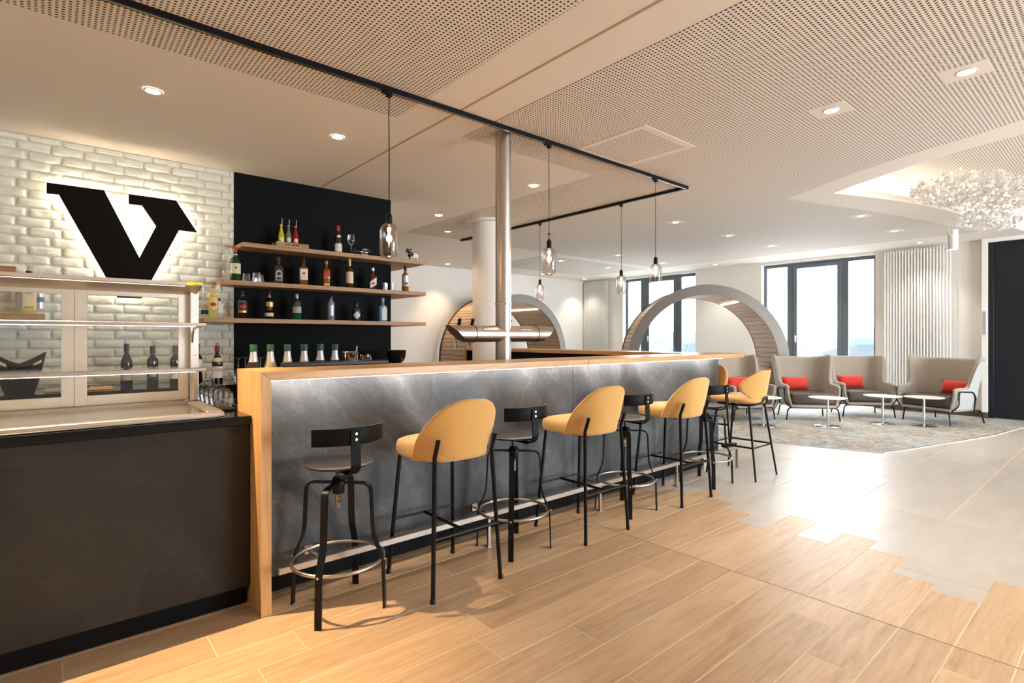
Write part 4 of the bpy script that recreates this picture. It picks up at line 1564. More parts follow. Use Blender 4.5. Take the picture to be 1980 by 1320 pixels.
# track spotlight at the top left, just outside the frame: throws the bright warm patch on the planks
ts = thing('track_spotlight', 'small black spotlight on the ceiling track above the service counter', 'spotlight', (-0.22, 3.095, TZ))
obj('spot_adapter', bx((-0.05, -0.014, -0.02), (0.02, 0.014, -0.0005), 0.002), M['blackplastic'], ts, smooth=None)
obj('spot_body', lat([(0.0, -0.02), (0.012, -0.022), (0.034, -0.04), (0.034, -0.13), (0.030, -0.13), (0.030, -0.12)], 20, caps=False), M['blackplastic'], ts)
obj('lens', lat([(0.0, -0.121), (0.030, -0.121)], 20, caps=False), M['diff'], ts)
lamp('spot_beam', 'SPOT', (0, 0, -0.135), 290, (1.0, 0.72, 0.42), spot_size=R(88), spot_blend=0.6, shadow_soft_size=0.02, parent=ts)

# ================================================================== CHANDELIER OF WHITE FLAKES
ch = thing('flake_chandelier', 'cloud of white translucent flakes hanging in the ceiling light recess', 'chandelier', (7.95, 0.60, CZ + 0.355))
m, nt, b_ = _new('translucent_flake')
b_.inputs['Base Color'].default_value = (0.74, 0.725, 0.70, 1)
b_.inputs['Roughness'].default_value = 0.4
tl = N(nt, 'ShaderNodeBsdfTranslucent', ins={0: (0.78, 0.75, 0.71, 1)})
mxs = N(nt, 'ShaderNodeMixShader', ins={0: 0.35})
nt.links.new(b_.outputs[0], mxs.inputs[1])
nt.links.new(tl.outputs[0], mxs.inputs[2])
nt.links.new(mxs.outputs[0], nt.nodes['Material Output'].inputs[0])
M['flake'] = m
rng = random.Random(5)
bm = BM()


def flake(bm, p, s):
    n_ = Vector((rng.gauss(0, 1), rng.gauss(0, 1), rng.gauss(0, 1))).normalized()
    u = n_.orthogonal().normalized()
    w = n_.cross(u)
    k = rng.choice((5, 6))
    vs = []
    for i in range(k):
        a = 2 * PI * i / k + rng.uniform(-0.3, 0.3)
        r_ = s * rng.uniform(0.6, 1.1)
        vs.append(bm.verts.new(p + (u * math.cos(a) + w * math.sin(a)) * r_ + n_ * rng.uniform(-0.15, 0.15) * s))
    c = bm.verts.new(p + n_ * 0.25 * s)
    for i in range(k):
        bm.faces.new((vs[i], vs[(i + 1) % k], c))


lobes = [((-0.55, 0.62, -0.42), 0.75, 0.45, 0.10, 800), ((0.25, 0.45, -0.40), 0.8, 0.5, 0.10, 800), ((0.75, 0.62, -0.56), 0.75, 0.30, 0.05, 500), ((0.0, -0.5, -0.38), 1.2, 0.7, 0.12, 1100), ((0.9, -0.2, -0.40), 0.8, 0.6, 0.10, 600)]
for (cx, cy, cz_), ax, ay, az, cnt in lobes:
    for k in range(cnt):
        a, r_ = rng.uniform(0, 2 * PI), math.sqrt(rng.random())
        p = Vector((cx + ax * r_ * math.cos(a), cy + ay * r_ * math.sin(a), cz_ + 0.05 + rng.gauss(0, az * 0.55) * (1.15 - r_ * 0.7)))
        flake(bm, p, rng.uniform(0.016, 0.032))
fo = obj('flakes', bm, M['flake'], ch, smooth=None)
fo['kind'] = 'stuff'
for i in range(8):
    x, y = rng.uniform(-0.8, 0.8), rng.uniform(-0.8, 0.6)
    obj('wire', tb([(x, y, -0.0005), (x, y, -0.40)], 0.0012, 5), M['chrome'], ch)
obj('ceiling_plate', lat([(0.0, -0.012), (0.09, -0.012), (0.09, -0.0005)], 24), M['whitemetal'], ch)

cs = thing('cylinder_spotlight', 'slim white cylinder spotlight hanging on a cable near the radiator', 'spotlight', (8.89, 1.59, 2.435))
obj('spot_body', lat([(0.052, 0.0), (0.056, 0.002), (0.056, 0.25), (0.050, 0.256), (0.0, 0.258)], 28, caps=False), M['whitemetal'], cs)
obj('lens', lat([(0.0, 0.004), (0.052, 0.004)], 24, caps=False), M['diff'], cs)
obj('cable', tb([(0, 0, 0.257), (0, 0, 0.60), (0, 0, CZ - 2.435 - 0.0005)] if False else [(0, 0, 0.257), (0.0, 0.0, 0.34), (0, 0, CZ - 2.435 + 0.0)], 0.0022, 6), M['whitemetal'], cs)
obj('side_lead', tb(smooth_path([(-0.056, 0.0, 0.17), (-0.11, 0.02, 0.19), (-0.09, 0.02, 0.30), (0.0, 0.0, 0.40)], 0.06), 0.003, 6), M['whitemetal'], cs)
lamp('spot_beam', 'SPOT', (0, 0, -0.002), 18, MILD, spot_size=R(80), spot_blend=0.7, shadow_soft_size=0.03, parent=cs)

# ================================================================== BOTTLES
def liquid(name, col, rough=0.08, mixt=0.35):
    """bottle glass with its drink: coloured body, partly see-through, glossy"""
    m_ = bpy.data.materials.new(name)
    m_.use_nodes = True
    nt = m_.node_tree
    b = nt.nodes['Principled BSDF']
    b.inputs['Base Color'].default_value = (*col, 1)
    b.inputs['Roughness'].default_value = rough
    b.inputs['Coat Weight'].default_value = 0.4
    tr = N(nt, 'ShaderNodeBsdfTransparent', ins={0: (*[min(1, c * 1.5 + 0.1) for c in col], 1)})
    mx = N(nt, 'ShaderNodeMixShader', ins={0: mixt})
    nt.links.new(b.outputs[0], mx.inputs[1])
    nt.links.new(tr.outputs[0], mx.inputs[2])
    nt.links.new(mx.outputs[0], nt.nodes['Material Output'].inputs[0])
    return m_


LQ = {'green': liquid('green_bottle', (0.02, 0.07, 0.025), mixt=0.2), 'dark': liquid('near_black_bottle', (0.012, 0.010, 0.010), mixt=0.05), 'amber': liquid('amber_bottle', (0.42, 0.16, 0.02), mixt=0.45),
      'brown': liquid('brown_bottle', (0.10, 0.035, 0.012), mixt=0.25), 'wine': liquid('red_wine_bottle', (0.018, 0.012, 0.014), mixt=0.06), 'clear': liquid('clear_spirit_bottle', (0.62, 0.67, 0.66), mixt=0.7),
      'straw': liquid('pale_yellow_bottle', (0.74, 0.66, 0.30), mixt=0.6), 'emerald': liquid('emerald_bottle', (0.008, 0.13, 0.045), mixt=0.25), 'violet': liquid('silver_violet_bottle', (0.36, 0.36, 0.50), mixt=0.15),
      'blue': liquid('pale_blue_bottle', (0.16, 0.42, 0.56), mixt=0.4), 'smoke': liquid('smoke_blue_bottle', (0.03, 0.04, 0.055), mixt=0.1), 'yellow': liquid('bright_yellow_drink', (0.72, 0.58, 0.01), mixt=0.15),
      'lime': liquid('clear_lime_drink', (0.34, 0.44, 0.26), mixt=0.5), 'redd': liquid('bright_red_drink', (0.52, 0.02, 0.03), mixt=0.15), 'cloudy': liquid('cloudy_juice', (0.56, 0.50, 0.26), mixt=0.15),
      'peach': liquid('peach_juice', (0.62, 0.36, 0.16), mixt=0.15), 'cola': liquid('dark_syrup', (0.035, 0.016, 0.012), mixt=0.1)}
LB = {}


def lm(key, col, rough=0.6, metal=0.0):
    if key not in LB:
        LB[key] = mat('label_' + key, col, rough, metal)
    return LB[key]


COLS = {'cream': (0.74, 0.67, 0.46), 'white': (0.80, 0.79, 0.75), 'black': (0.02, 0.02, 0.022), 'red': (0.55, 0.03, 0.025), 'gold': (0.60, 0.40, 0.12), 'yellow': (0.88, 0.60, 0.02),
        'grey': (0.42, 0.43, 0.44), 'blue': (0.10, 0.20, 0.45), 'silver': (0.62, 0.62, 0.64), 'green': (0.03, 0.22, 0.09), 'cork': (0.45, 0.22, 0.12), 'maroon': (0.16, 0.02, 0.03),
        'palegreen': (0.66, 0.72, 0.58), 'darkgreen': (0.01, 0.07, 0.035), 'navy': (0.02, 0.025, 0.06), 'beige': (0.78, 0.68, 0.42)}


def C_(k):
    return lm(k, COLS[k], 0.35 if k in ('gold', 'silver') else 0.6, 0.6 if k in ('gold', 'silver') else 0.0)


def xsec(a, ex, asp):
    ca, sa = math.cos(a), math.sin(a)
    k = (abs(ca) ** ex + abs(sa) ** ex) ** (-1 / ex)
    return k * ca, k * sa * asp


def loft(bm, prof, ex, asp, seg=28, blend=None):
    """prof rows: (radius, z, squareness 0..1)"""
    V = []
    for r_, z, q in prof:
        e = 2 + (ex - 2) * q
        s = 1 + (asp - 1) * q
        V.append([bm.verts.new((r_ * xsec(2 * PI * i / seg, e, s)[0], r_ * xsec(2 * PI * i / seg, e, s)[1], z)) for i in range(seg)])
    for a, b in zip(V, V[1:]):
        for i in range(seg):
            bm.faces.new((a[i], a[(i + 1) % seg], b[(i + 1) % seg], b[i]))
    bm.faces.new(V[0])
    bm.faces.new(V[-1])
    return bm


def patch(r_, z0, z1, half, ex, asp, off=0.0012, shape='rect', mid=-90.0, nz=8):
    """label piece lying on the bottle: rect, disc, diamond or slanted band"""
    bm = BM()
    rows = []
    n = 12
    for j in range(nz + 1):
        v = -1 + 2 * j / nz
        z = (z0 + z1) / 2 + (z1 - z0) / 2 * v
        hw = half
        if shape == 'disc':
            hw = half * math.sqrt(max(0.0025, 1 - v * v))
        elif shape == 'diamond':
            hw = half * max(0.04, 1 - abs(v))
        elif shape == 'arch':
            hw = half * (math.sqrt(max(0.01, 1 - ((v - 0.3) / 0.7) ** 2)) if v > 0.3 else 1)
        row = []
        for i in range(n + 1):
            u = -1 + 2 * i / n
            a = R(mid + hw * u)
            x, y = xsec(a, ex, asp)
            zz = z + (0.35 * (z1 - z0) * u if shape == 'slant' else 0)
            row.append(Vector((x * (r_ + off), y * (r_ + off / asp), zz)))
        rows.append(row)
    return grid_surf(bm, rows)


STY = {  # fractions of body radius / height: (r, z, squareness)
    'round': [(0.90, 0.0, 1), (1, 0.015, 1), (1, 0.58, 1), (0.94, 0.635, 1), (0.72, 0.685, .6), (0.44, 0.73, 0), (0.36, 0.79, 0), (0.35, 0.93, 0), (0.38, 0.935, 0), (0.38, 0.95, 0), (0.30, 0.955, 0)],
    'square': [(0.93, 0.0, 1), (1, 0.015, 1), (1, 0.60, 1), (0.92, 0.65, 1), (0.62, 0.69, .5), (0.36, 0.72, 0), (0.33, 0.78, 0), (0.42, 0.80, 0), (0.40, 0.86, 0), (0.33, 0.90, 0), (0.30, 0.955, 0)],
    'wine': [(0.90, 0.0, 1), (1, 0.012, 1), (1, 0.50, 1), (0.93, 0.58, 1), (0.66, 0.67, 1), (0.42, 0.745, 1), (0.36, 0.80, 1), (0.36, 0.94, 1), (0.39, 0.945, 1), (0.39, 0.965, 1), (0.34, 0.968, 1)],
    'bordeaux': [(0.90, 0.0, 1), (1, 0.012, 1), (1, 0.60, 1), (0.93, 0.645, 1), (0.66, 0.69, 1), (0.42, 0.725, 1), (0.38, 0.78, 1), (0.38, 0.94, 1), (0.42, 0.945, 1), (0.42, 0.965, 1), (0.36, 0.968, 1)],
    'squat': [(0.92, 0.0, 1), (1, 0.02, 1), (1, 0.66, 1), (0.90, 0.71, 1), (0.55, 0.74, 1), (0.36, 0.76, 1), (0.34, 0.80, 1), (0.34, 0.955, 1)],
    'straight': [(0.93, 0.0, 1), (1, 0.012, 1), (1, 0.70, 1), (0.9, 0.745, 1), (0.55, 0.785, 1), (0.45, 0.82, 1), (0.45, 0.955, 1)],
    'small': [(0.9, 0.0, 1), (1, 0.02, 1), (1, 0.48, 1), (0.82, 0.58, 1), (0.5, 0.72, 1), (0.38, 0.80, 1), (0.37, 0.955, 1), (0.42, 0.96, 1), (0.42, 0.99, 1)],
    'juice': [(0.92, 0.0, 1), (1, 0.015, 1), (1, 0.42, 1), (0.95, 0.52, 1), (0.70, 0.66, 1), (0.48, 0.745, 1), (0.40, 0.80, 1), (0.335, 0.90, 1), (0.335, 0.955, 1)]}


def bottle(name, label, x, y, zb, H, D, style, body, cap, labels=(), ex=2.0, asp=1.0, capz=(0.87, 1.0), capr=0.36, face=None, group='bottles on the oak wall shelves', neck=None):
    face = -math.degrees(math.atan2(x, y)) * 0.55 if face is None else face
    t = thing(name, label, 'bottle', (x, y, zb), R(face), group)
    r_ = D / 2
    prof = [(a * r_, b * H, q) for a, b, q in STY[style]]
    obj('bottle_body', loft(BM(), prof, ex, asp), LQ[body], t, smooth=50)
    c0, c1 = capz
    cr = capr * r_ + 0.001
    obj('cap', lat([(cr, c0 * H), (cr, (c1 - 0.006) * H), (cr * 0.9, c1 * H), (0, c1 * H)], 18, caps=False), C_(cap), t, smooth=50)
    if neck:
        obj('neck_band', lat([(neck[1] * r_ + 0.0012, neck[2] * H), (neck[1] * r_ + 0.0012, neck[3] * H)], 18, caps=False), C_(neck[0]), t)
    par = None
    for k, L_ in enumerate(labels):
        shape, col, z0, z1, half = L_[:5]
        off = 0.0010 + 0.0007 * k
        bm = patch(r_, z0 * H, z1 * H, half, ex, asp, off, shape, L_[5] if len(L_) > 5 else -90.0)
        o = obj('paper_label' if k == 0 else 'label_emblem', bm, C_(col), t if (k == 0 or par is None) else par, smooth=60)
        if k == 0:
            par = o
    return t


S1, S2, S3 = SZ
# middle shelf
bottle('whisky_bottle', 'round green whisky bottle with cream label and red cap, first on the middle shelf', 1.317, 5.47, S2, 0.317, 0.088, 'round', 'green', 'red',
       [('rect', 'cream', 0.22, 0.52, 75), ('disc', 'maroon', 0.36, 0.42, 12)], capz=(0.87, 1.0), neck=('cream', 0.37, 0.70, 0.80))
bottle('whisky_bottle', 'square dark whisky bottle with a black and grey label', 1.70, 5.47, S2, 0.262, 0.080, 'square', 'brown', 'black',
       [('rect', 'black', 0.06, 0.58, 48), ('arch', 'grey', 0.12, 0.52, 36), ('disc', 'black', 0.30, 0.44, 24), ('rect', 'black', 0.15, 0.24, 26)], ex=6, capz=(0.84, 1.0), capr=0.46)
bottle('whisky_bottle', 'square amber whiskey bottle with white label and round red seal', 1.94, 5.47, S2, 0.276, 0.080, 'square', 'amber', 'black',
       [('rect', 'white', 0.20, 0.60, 48), ('disc', 'red', 0.38, 0.48, 16), ('rect', 'palegreen', 0.24, 0.30, 26)], ex=6, capz=(0.80, 1.0), capr=0.42)
bottle('whisky_bottle', 'slim square amber whisky bottle with slanted red label', 2.175, 5.47, S2, 0.272, 0.068, 'square', 'amber', 'gold',
       [('slant', 'red', 0.36, 0.56, 46), ('slant', 'gold', 0.345, 0.36, 46), ('rect', 'gold', 0.05, 0.13, 36)], ex=7, capz=(0.87, 1.0), capr=0.46)
bottle('whisky_bottle', 'tall round whisky bottle with cream label and gold neck foil', 2.427, 5.47, S2, 0.312, 0.074, 'round', 'brown', 'beige',
       [('rect', 'cream', 0.17, 0.56, 80)], capz=(0.86, 1.0), neck=('gold', 0.37, 0.76, 0.86))
bottle('liqueur_bottle', 'short brown liqueur bottle with slanted white label beside the shot glasses', 2.69, 5.47, S2, 0.240, 0.080, 'square', 'brown', 'silver',
       [('slant', 'white', 0.14, 0.46, 52), ('disc', 'red', 0.22, 0.34, 22)], ex=3.2, capz=(0.86, 1.0), capr=0.45)
bottle('whisky_bottle', 'amber whisky bottle with a pale blue label, last on the middle shelf', 3.092, 5.47, S2, 0.298, 0.076, 'round', 'amber', 'navy',
       [('rect', 'silver', 0.22, 0.62, 78), ('disc', 'blue', 0.24, 0.38, 34)], capz=(0.83, 1.0), capr=0.42)
# lowest shelf
bottle('vodka_bottle', 'clear square spirit bottle with a black label, by the display case', 1.070, 5.50, S3, 0.277, 0.060, 'square', 'clear', 'silver',
       [('rect', 'navy', 0.12, 0.26, 60), ('disc', 'cork', 0.36, 0.43, 16)], ex=4, capz=(0.80, 1.0), capr=0.5)
bottle('rum_bottle', 'clear rum bottle with big yellow label between two clear bottles', 1.128, 5.445, S3, 0.306, 0.076, 'round', 'straw', 'cork',
       [('rect', 'yellow', 0.27, 0.60, 85), ('disc', 'cream', 0.24, 0.56, 50), ('disc', 'red', 0.34, 0.46, 38)], capz=(0.88, 1.0), capr=0.42, neck=('yellow', 0.75, 0.655, 0.69))
bottle('rum_bottle', 'clear rum bottle with small red seal, touching the brick edge', 1.190, 5.52, S3, 0.311, 0.074, 'round', 'clear', 'white',
       [('rect', 'white', 0.16, 0.44, 70), ('disc', 'maroon', 0.50, 0.60, 26)], capz=(0.85, 1.0), capr=0.40)
bottle('rum_bottle', 'near black rum bottle with red oval label at the black panel edge', 1.379, 5.47, S3, 0.262, 0.078, 'round', 'dark', 'black',
       [('arch', 'grey', 0.30, 0.64, 60), ('arch', 'black', 0.31, 0.625, 56), ('disc', 'red', 0.35, 0.50, 48), ('rect', 'gold', 0.21, 0.28, 50)], capz=(0.84, 1.0))
bottle('rum_bottle', 'near black rum bottle with a cream band low on its body', 1.616, 5.47, S3, 0.276, 0.076, 'round', 'dark', 'black',
       [('rect', 'beige', 0.10, 0.22, 85), ('rect', 'gold', 0.44, 0.60, 55), ('disc', 'maroon', 0.30, 0.42, 26)], capz=(0.86, 1.0), neck=('cork', 0.40, 0.75, 0.82))
bottle('gin_bottle', 'green gin bottle with grey label and red seal', 1.876, 5.47, S3, 0.258, 0.086, 'squat', 'emerald', 'silver',
       [('rect', 'grey', 0.26, 0.50, 70), ('disc', 'maroon', 0.58, 0.70, 20)], capz=(0.84, 1.0), capr=0.36)
bottle('gin_bottle', 'silvery violet straight sided gin bottle with a dark cap', 2.224, 5.47, S3, 0.255, 0.072, 'straight', 'violet', 'navy',
       [('rect', 'silver', 0.20, 0.62, 30), ('rect', 'blue', 0.06, 0.16, 40)], capz=(0.88, 1.0), capr=0.50)
bottle('gin_bottle', 'squat dark gin bottle with a pale diamond label', 2.502, 5.47, S3, 0.192, 0.086, 'squat', 'smoke', 'black',
       [('diamond', 'palegreen', 0.10, 0.54, 58)], capz=(0.84, 1.0), capr=0.40)
bottle('gin_bottle', 'flat pale blue gin bottle with an upright white label', 2.811, 5.47, S3, 0.261, 0.092, 'square', 'blue', 'silver',
       [('arch', 'palegreen', 0.06, 0.66, 32, -80)], ex=5, asp=0.62, capz=(0.84, 1.0), capr=0.34, face=-6)
# topmost shelf: carrier with three small bottles, wine, glasses, cow
ty = 5.45
tr_ = thing('bottle_carrier', 'low wooden carrier tray holding three bright small bottles', 'tray', (1.81, ty, S1))
obj('tray_front', bx((-0.155, -0.068, 0.0), (0.155, -0.056, 0.045), 0.002), M['shelfoak'], tr_, smooth=None)
obj('tray_floor', bx((-0.155, -0.0555, 0.0), (0.155, 0.056, 0.010)), M['shelfoak'], tr_, smooth=None)
obj('tray_back', bx((-0.155, 0.0565, 0.0), (0.155, 0.068, 0.045), 0.002), M['shelfoak'], tr_, smooth=None)
bm = BM()
for k in range(11):
    if k != 4:
        box(bm, (-0.075 + k * 0.0125, -0.0688, 0.018), (-0.067 + k * 0.0125, -0.0679, 0.030 + 0.003 * (k % 2)))
obj('tray_print', bm, M['black'], tr_, smooth=None)
for x, b, nm, emb in ((1.722, 'yellow', 'yellow', 'palegreen'), (1.790, 'lime', 'clear lime', 'palegreen'), (1.858, 'redd', 'red', 'cream')):
    t = bottle('small_bottle', nm + ' small drink bottle with a grey straw in the wooden carrier', x, ty, S1 + 0.0105, 0.215, 0.056, 'small', b, 'silver',
               [('disc', emb, 0.22, 0.42, 40)], capz=(0.94, 0.985), capr=0.44, group='three bright small bottles')
    obj('straw', tb([(0.0, 0, 0.10), (0.008, 0.0, 0.272)], 0.0036, 8), C_('grey'), t)
bottle('wine_bottle', 'dark red wine bottle with white label on the topmost shelf', 2.302, 5.47, S1, 0.294, 0.074, 'wine', 'wine', 'red', [('rect', 'white', 0.06, 0.34, 75), ('diamond', 'cream', 0.54, 0.66, 40)], capz=(0.80, 0.99), capr=0.42)


def wineglass(label, x, y, z, h=0.20, d=0.08, up=True, rot=None, group='wine glasses', sm=False):
    t = thing('wine_glass', label, 'glass', (x, y, z), 0, group)
    r_ = d / 2
    P_ = [(0.0, 0.0025), (0.42 * d, 0.0), (0.42 * d, 0.003), (0.012, 0.008), (0.0042, 0.02), (0.0038, 0.44 * h), (0.010, 0.47 * h), (0.62 * r_, 0.53 * h), (0.94 * r_, 0.62 * h), (r_, 0.70 * h), (0.95 * r_, 0.82 * h), (0.80 * r_, h)]
    foot, bowl = P_[:6], P_[5:]
    if not up:
        foot = [(a, h - b) for a, b in foot]
        bowl = [(a, h - b) for a, b in bowl]
    obj('foot_and_stem', lat(foot, 24, caps=False), M['crystal'], t, smooth=60)
    obj('bowl', lat(bowl, 28, caps=False), M['crystal'], t, smooth=70)
    if rot:
        t.rotation_euler = rot
    return t


wineglass('clear wine glass standing beside the red wine bottle', 2.444, 5.47, S1, 0.218, 0.080, group=None)
g_ = wineglass('clear wine glass lying on its side on the topmost shelf', 2.45, 5.41, S1 + 0.041, 0.19, 0.080, rot=(0, PI / 2, R(8)), group=None)


def tumbler(label, x, y, z, h, d, group, up=True):
    t = thing('tumbler_glass', label, 'glass', (x, y, z), 0, group)
    r_ = d / 2
    bm = BM()
    prof = [(0.72 * r_, 0.0), (0.78 * r_, 0.006), (0.92 * r_, 0.5 * h), (r_, h), (r_ * 0.94, h), (0.84 * r_, 0.5 * h), (0.66 * r_, 0.014), (0.0, 0.012)]
    if not up:
        prof = [(a, h - b) for a, b in prof]
    obj('glass_wall', lathe(bm, prof, 10, caps=False), M['crystal'], t, smooth=None)
    return t


for x, y, h, d, lb in ((1.42, 5.50, 0.086, 0.075, 'faceted upturned tumbler, left in the row of three behind the shelf edge'), (1.497, 5.45, 0.096, 0.085, 'largest faceted upturned tumbler in the row of three'),
                       (1.556, 5.53, 0.086, 0.066, 'faceted upturned tumbler, right in the row of three')):
    tumbler(lb, x, y, S2, h, d, 'upturned tumblers beside the green whisky bottle', False)
for x, y, lb in ((2.818, 5.44, 'shot glass closest to the brown liqueur bottle'), (2.866, 5.50, 'shot glass in the middle of the small trio'), (2.915, 5.45, 'shot glass at the edge of the black panel')):
    tumbler(lb, x, y, S2, 0.085, 0.046, 'shot glasses on the middle shelf')

# cow figurine
cow = thing('cow_figurine', 'small white and black cow figurine at the right end of the topmost shelf', 'figurine', (3.19, 5.47, S1), R(14))


def blob(pts, rad, seg=12, cut=3):
    return tube(BM(), pts, rad, seg)


obj('body', blob([(0.075, 0, 0.055), (0.06, 0, 0.062), (0.02, 0, 0.066), (-0.02, 0, 0.070), (-0.045, 0, 0.078), (-0.06, 0, 0.088)], [0.012, 0.030, 0.034, 0.033, 0.029, 0.018]), C_('white'), cow, smooth=80)
obj('dark_patch', blob([(-0.018, 0, 0.069), (-0.03, 0, 0.0725), (-0.045, 0, 0.078), (-0.058, 0, 0.087)], [0.0345, 0.0345, 0.0310, 0.0205]), C_('black'), cow, smooth=80)
hd = obj('head', blob([(-0.055, 0, 0.095), (-0.068, 0, 0.115), (-0.085, 0, 0.118), (-0.105, 0, 0.100), (-0.112, 0, 0.093)], [0.018, 0.022, 0.021, 0.014, 0.009]), C_('black'), cow, smooth=80)
obj('blaze', blob([(-0.080, 0, 0.137), (-0.100, 0, 0.120), (-0.118, 0, 0.098)], [0.004, 0.006, 0.007], 8), C_('cream'), hd)
for s in (-1, 1):
    obj('ear', blob([(-0.066, s * 0.018, 0.126), (-0.064, s * 0.034, 0.130), (-0.063, s * 0.046, 0.126)], [0.004, 0.008, 0.002], 8), C_('black'), hd)
    obj('horn', blob([(-0.068, s * 0.010, 0.134), (-0.066, s * 0.020, 0.146), (-0.070, s * 0.022, 0.155)], [0.004, 0.003, 0.001], 8), C_('grey'), hd)
    for x in (-0.040, 0.055):
        obj('leg', blob([(x, s * 0.016, 0.055), (x, s * 0.017, 0.025), (x, s * 0.017, 0.0)], [0.012, 0.0075, 0.008], 8), C_('white'), cow)
obj('tail', blob([(0.082, 0, 0.070), (0.094, 0, 0.060), (0.096, 0, 0.030)], [0.003, 0.0025, 0.005], 8), C_('black'), cow)

# left shelves behind the display case
bottle('spirit_bottle', 'clear bottle on the short lower shelf, left of the gold labelled bottle', -0.158, 5.53, S3, 0.300, 0.060, 'round', 'clear', 'black', [('rect', 'silver', 0.15, 0.5, 60)], group='bottles on the short shelf behind the display case')
bottle('spirit_bottle', 'straw coloured bottle with tall gold label behind the display case glass', -0.108, 5.45, S3, 0.325, 0.090, 'square', 'straw', 'black', [('rect', 'beige', 0.10, 0.66, 46), ('disc', 'grey', 0.44, 0.58, 30), ('rect', 'gold', 0.12, 0.18, 30)], ex=5, group='bottles on the short shelf behind the display case', capz=(0.9, 1.0), capr=0.4)
bottle('spirit_bottle', 'clear bottle with blue band on the short lower shelf end', -0.050, 5.53, S3, 0.320, 0.060, 'round', 'clear', 'silver', [('rect', 'silver', 0.15, 0.5, 60), ('rect', 'blue', 0.3, 0.42, 60)], group='bottles on the short shelf behind the display case')
wineglass('clear wine glass on the short lower shelf at the picture edge', -0.29, 5.47, S3, 0.19, 0.075, group=None)

# ------------------------------------------------------------------ back counter
BZ = 0.91
WL = 'wine bottles on the back counter'
for x, y, H, D, st, cap, lab_, lb in (
        (0.485, 5.38, 0.345, 0.082, 'wine', 'navy', [('rect', 'grey', 0.12, 0.36, 70)], 'dark wine bottle with grey label, left one behind the display case glass'),
        (0.660, 5.36, 0.326, 0.080, 'bordeaux', 'black', [('rect', 'black', 0.12, 0.40, 70), ('rect', 'grey', 0.20, 0.26, 36)], 'dark wine bottle with black label, middle one behind the display case glass'),
        (0.823, 5.36, 0.326, 0.080, 'bordeaux', 'maroon', [('rect', 'white', 0.12, 0.34, 70)], 'dark wine bottle partly hidden by the right frame of the sliding door'),
        (0.990, 5.38, 0.340, 0.078, 'bordeaux', 'black', [('rect', 'white', 0.30, 0.58, 78)], 'green black wine bottle with tall white label right of the display case'),
        (1.143, 5.36, 0.320, 0.086, 'wine', 'maroon', [('rect', 'white', 0.10, 0.42, 70), ('disc', 'cream', 0.53, 0.66, 62)], 'dark wine bottle with a white oval on its shoulder, corked'),
        (1.464, 5.38, 0.300, 0.076, 'wine', 'red', [('rect', 'white', 0.10, 0.36, 70)], 'red capped wine bottle peeking out behind the first syrup bottle')):
    t = bottle('wine_bottle', lb, x, y, BZ, H, D, st, 'wine', cap, lab_, capz=(0.80, 0.985), capr=0.44, group=WL)
    if 'corked' in lb:
        obj('cork', lat([(0.011, 0.0), (0.0125, 0.025), (0, 0.026)], 14, (0, 0, H * 0.985), False), C_('cork'), t)
for k, (x, y) in enumerate(((1.258, 5.12), (1.330, 5.18), (1.385, 5.08), (1.45, 5.16), (1.52, 5.10))):
    wineglass(('upturned wine glass first', 'upturned wine glass second', 'upturned wine glass third', 'upturned wine glass fourth', 'upturned wine glass last')[k] + ' in the row at the back counter behind the bar end', x, y, BZ, 0.215, 0.078, False, group='upturned wine glasses on the back counter')
mt_ = obj('glass_mat', bx((0.650, 3.06, 0.9222), (0.744, 3.63, 0.934), 0.003), M['blackplastic'], smooth=None)
tagthing(mt_, 'black rubber mat under the upturned wine glasses beside the display case', 'mat')
for k, lb in enumerate(('front upturned big wine glass on the black mat by the bar end', 'second upturned big wine glass on the black mat', 'third upturned big wine glass on the black mat',
                        'fourth upturned big wine glass on the black mat', 'rearmost upturned big wine glass on the black mat')):
    wineglass(lb, 0.697, 3.12 + 0.116 * k, 0.9342, 0.195, 0.090, False, group='upturned big wine glasses on the mat')

# black wine cooler bowl with two pierced lobes
wc = thing('wine_cooler', 'black glossy wine cooler bowl with two pierced handles', 'wine cooler', (-0.150, 5.07, BZ), R(4))
n = 48
rows = []
for j in range(9):
    v = j / 8
    row = []
    for i in range(n + 1):
        a = 2 * PI * i / n
        ztop = 0.205 + 0.082 * abs(math.cos(a)) ** 1.3
        r_ = 0.078 + 0.062 * v ** 0.8
        row.append(Vector((r_ * math.cos(a), r_ * 0.78 * math.sin(a), 0.004 + (ztop - 0.004) * v)))
    rows.append(row)
bm = BM()
V = [[bm.verts.new(p) for p in r[:-1]] for r in rows]
for j in range(8):
    for i in range(n):
        a = 2 * PI * (i + 0.5) / n
        if j == 6 and 0.50 < abs(math.cos(a)) < 0.93:
            continue
        bm.faces.new((V[j][i], V[j][(i + 1) % n], V[j + 1][(i + 1) % n], V[j + 1][i]))
bm.faces.new(V[0])
o = obj('bowl', bm, mat('black_acrylic', (0.005, 0.0045, 0.005), 0.1, spec=0.25), wc)
mods(o, solid=0.005)
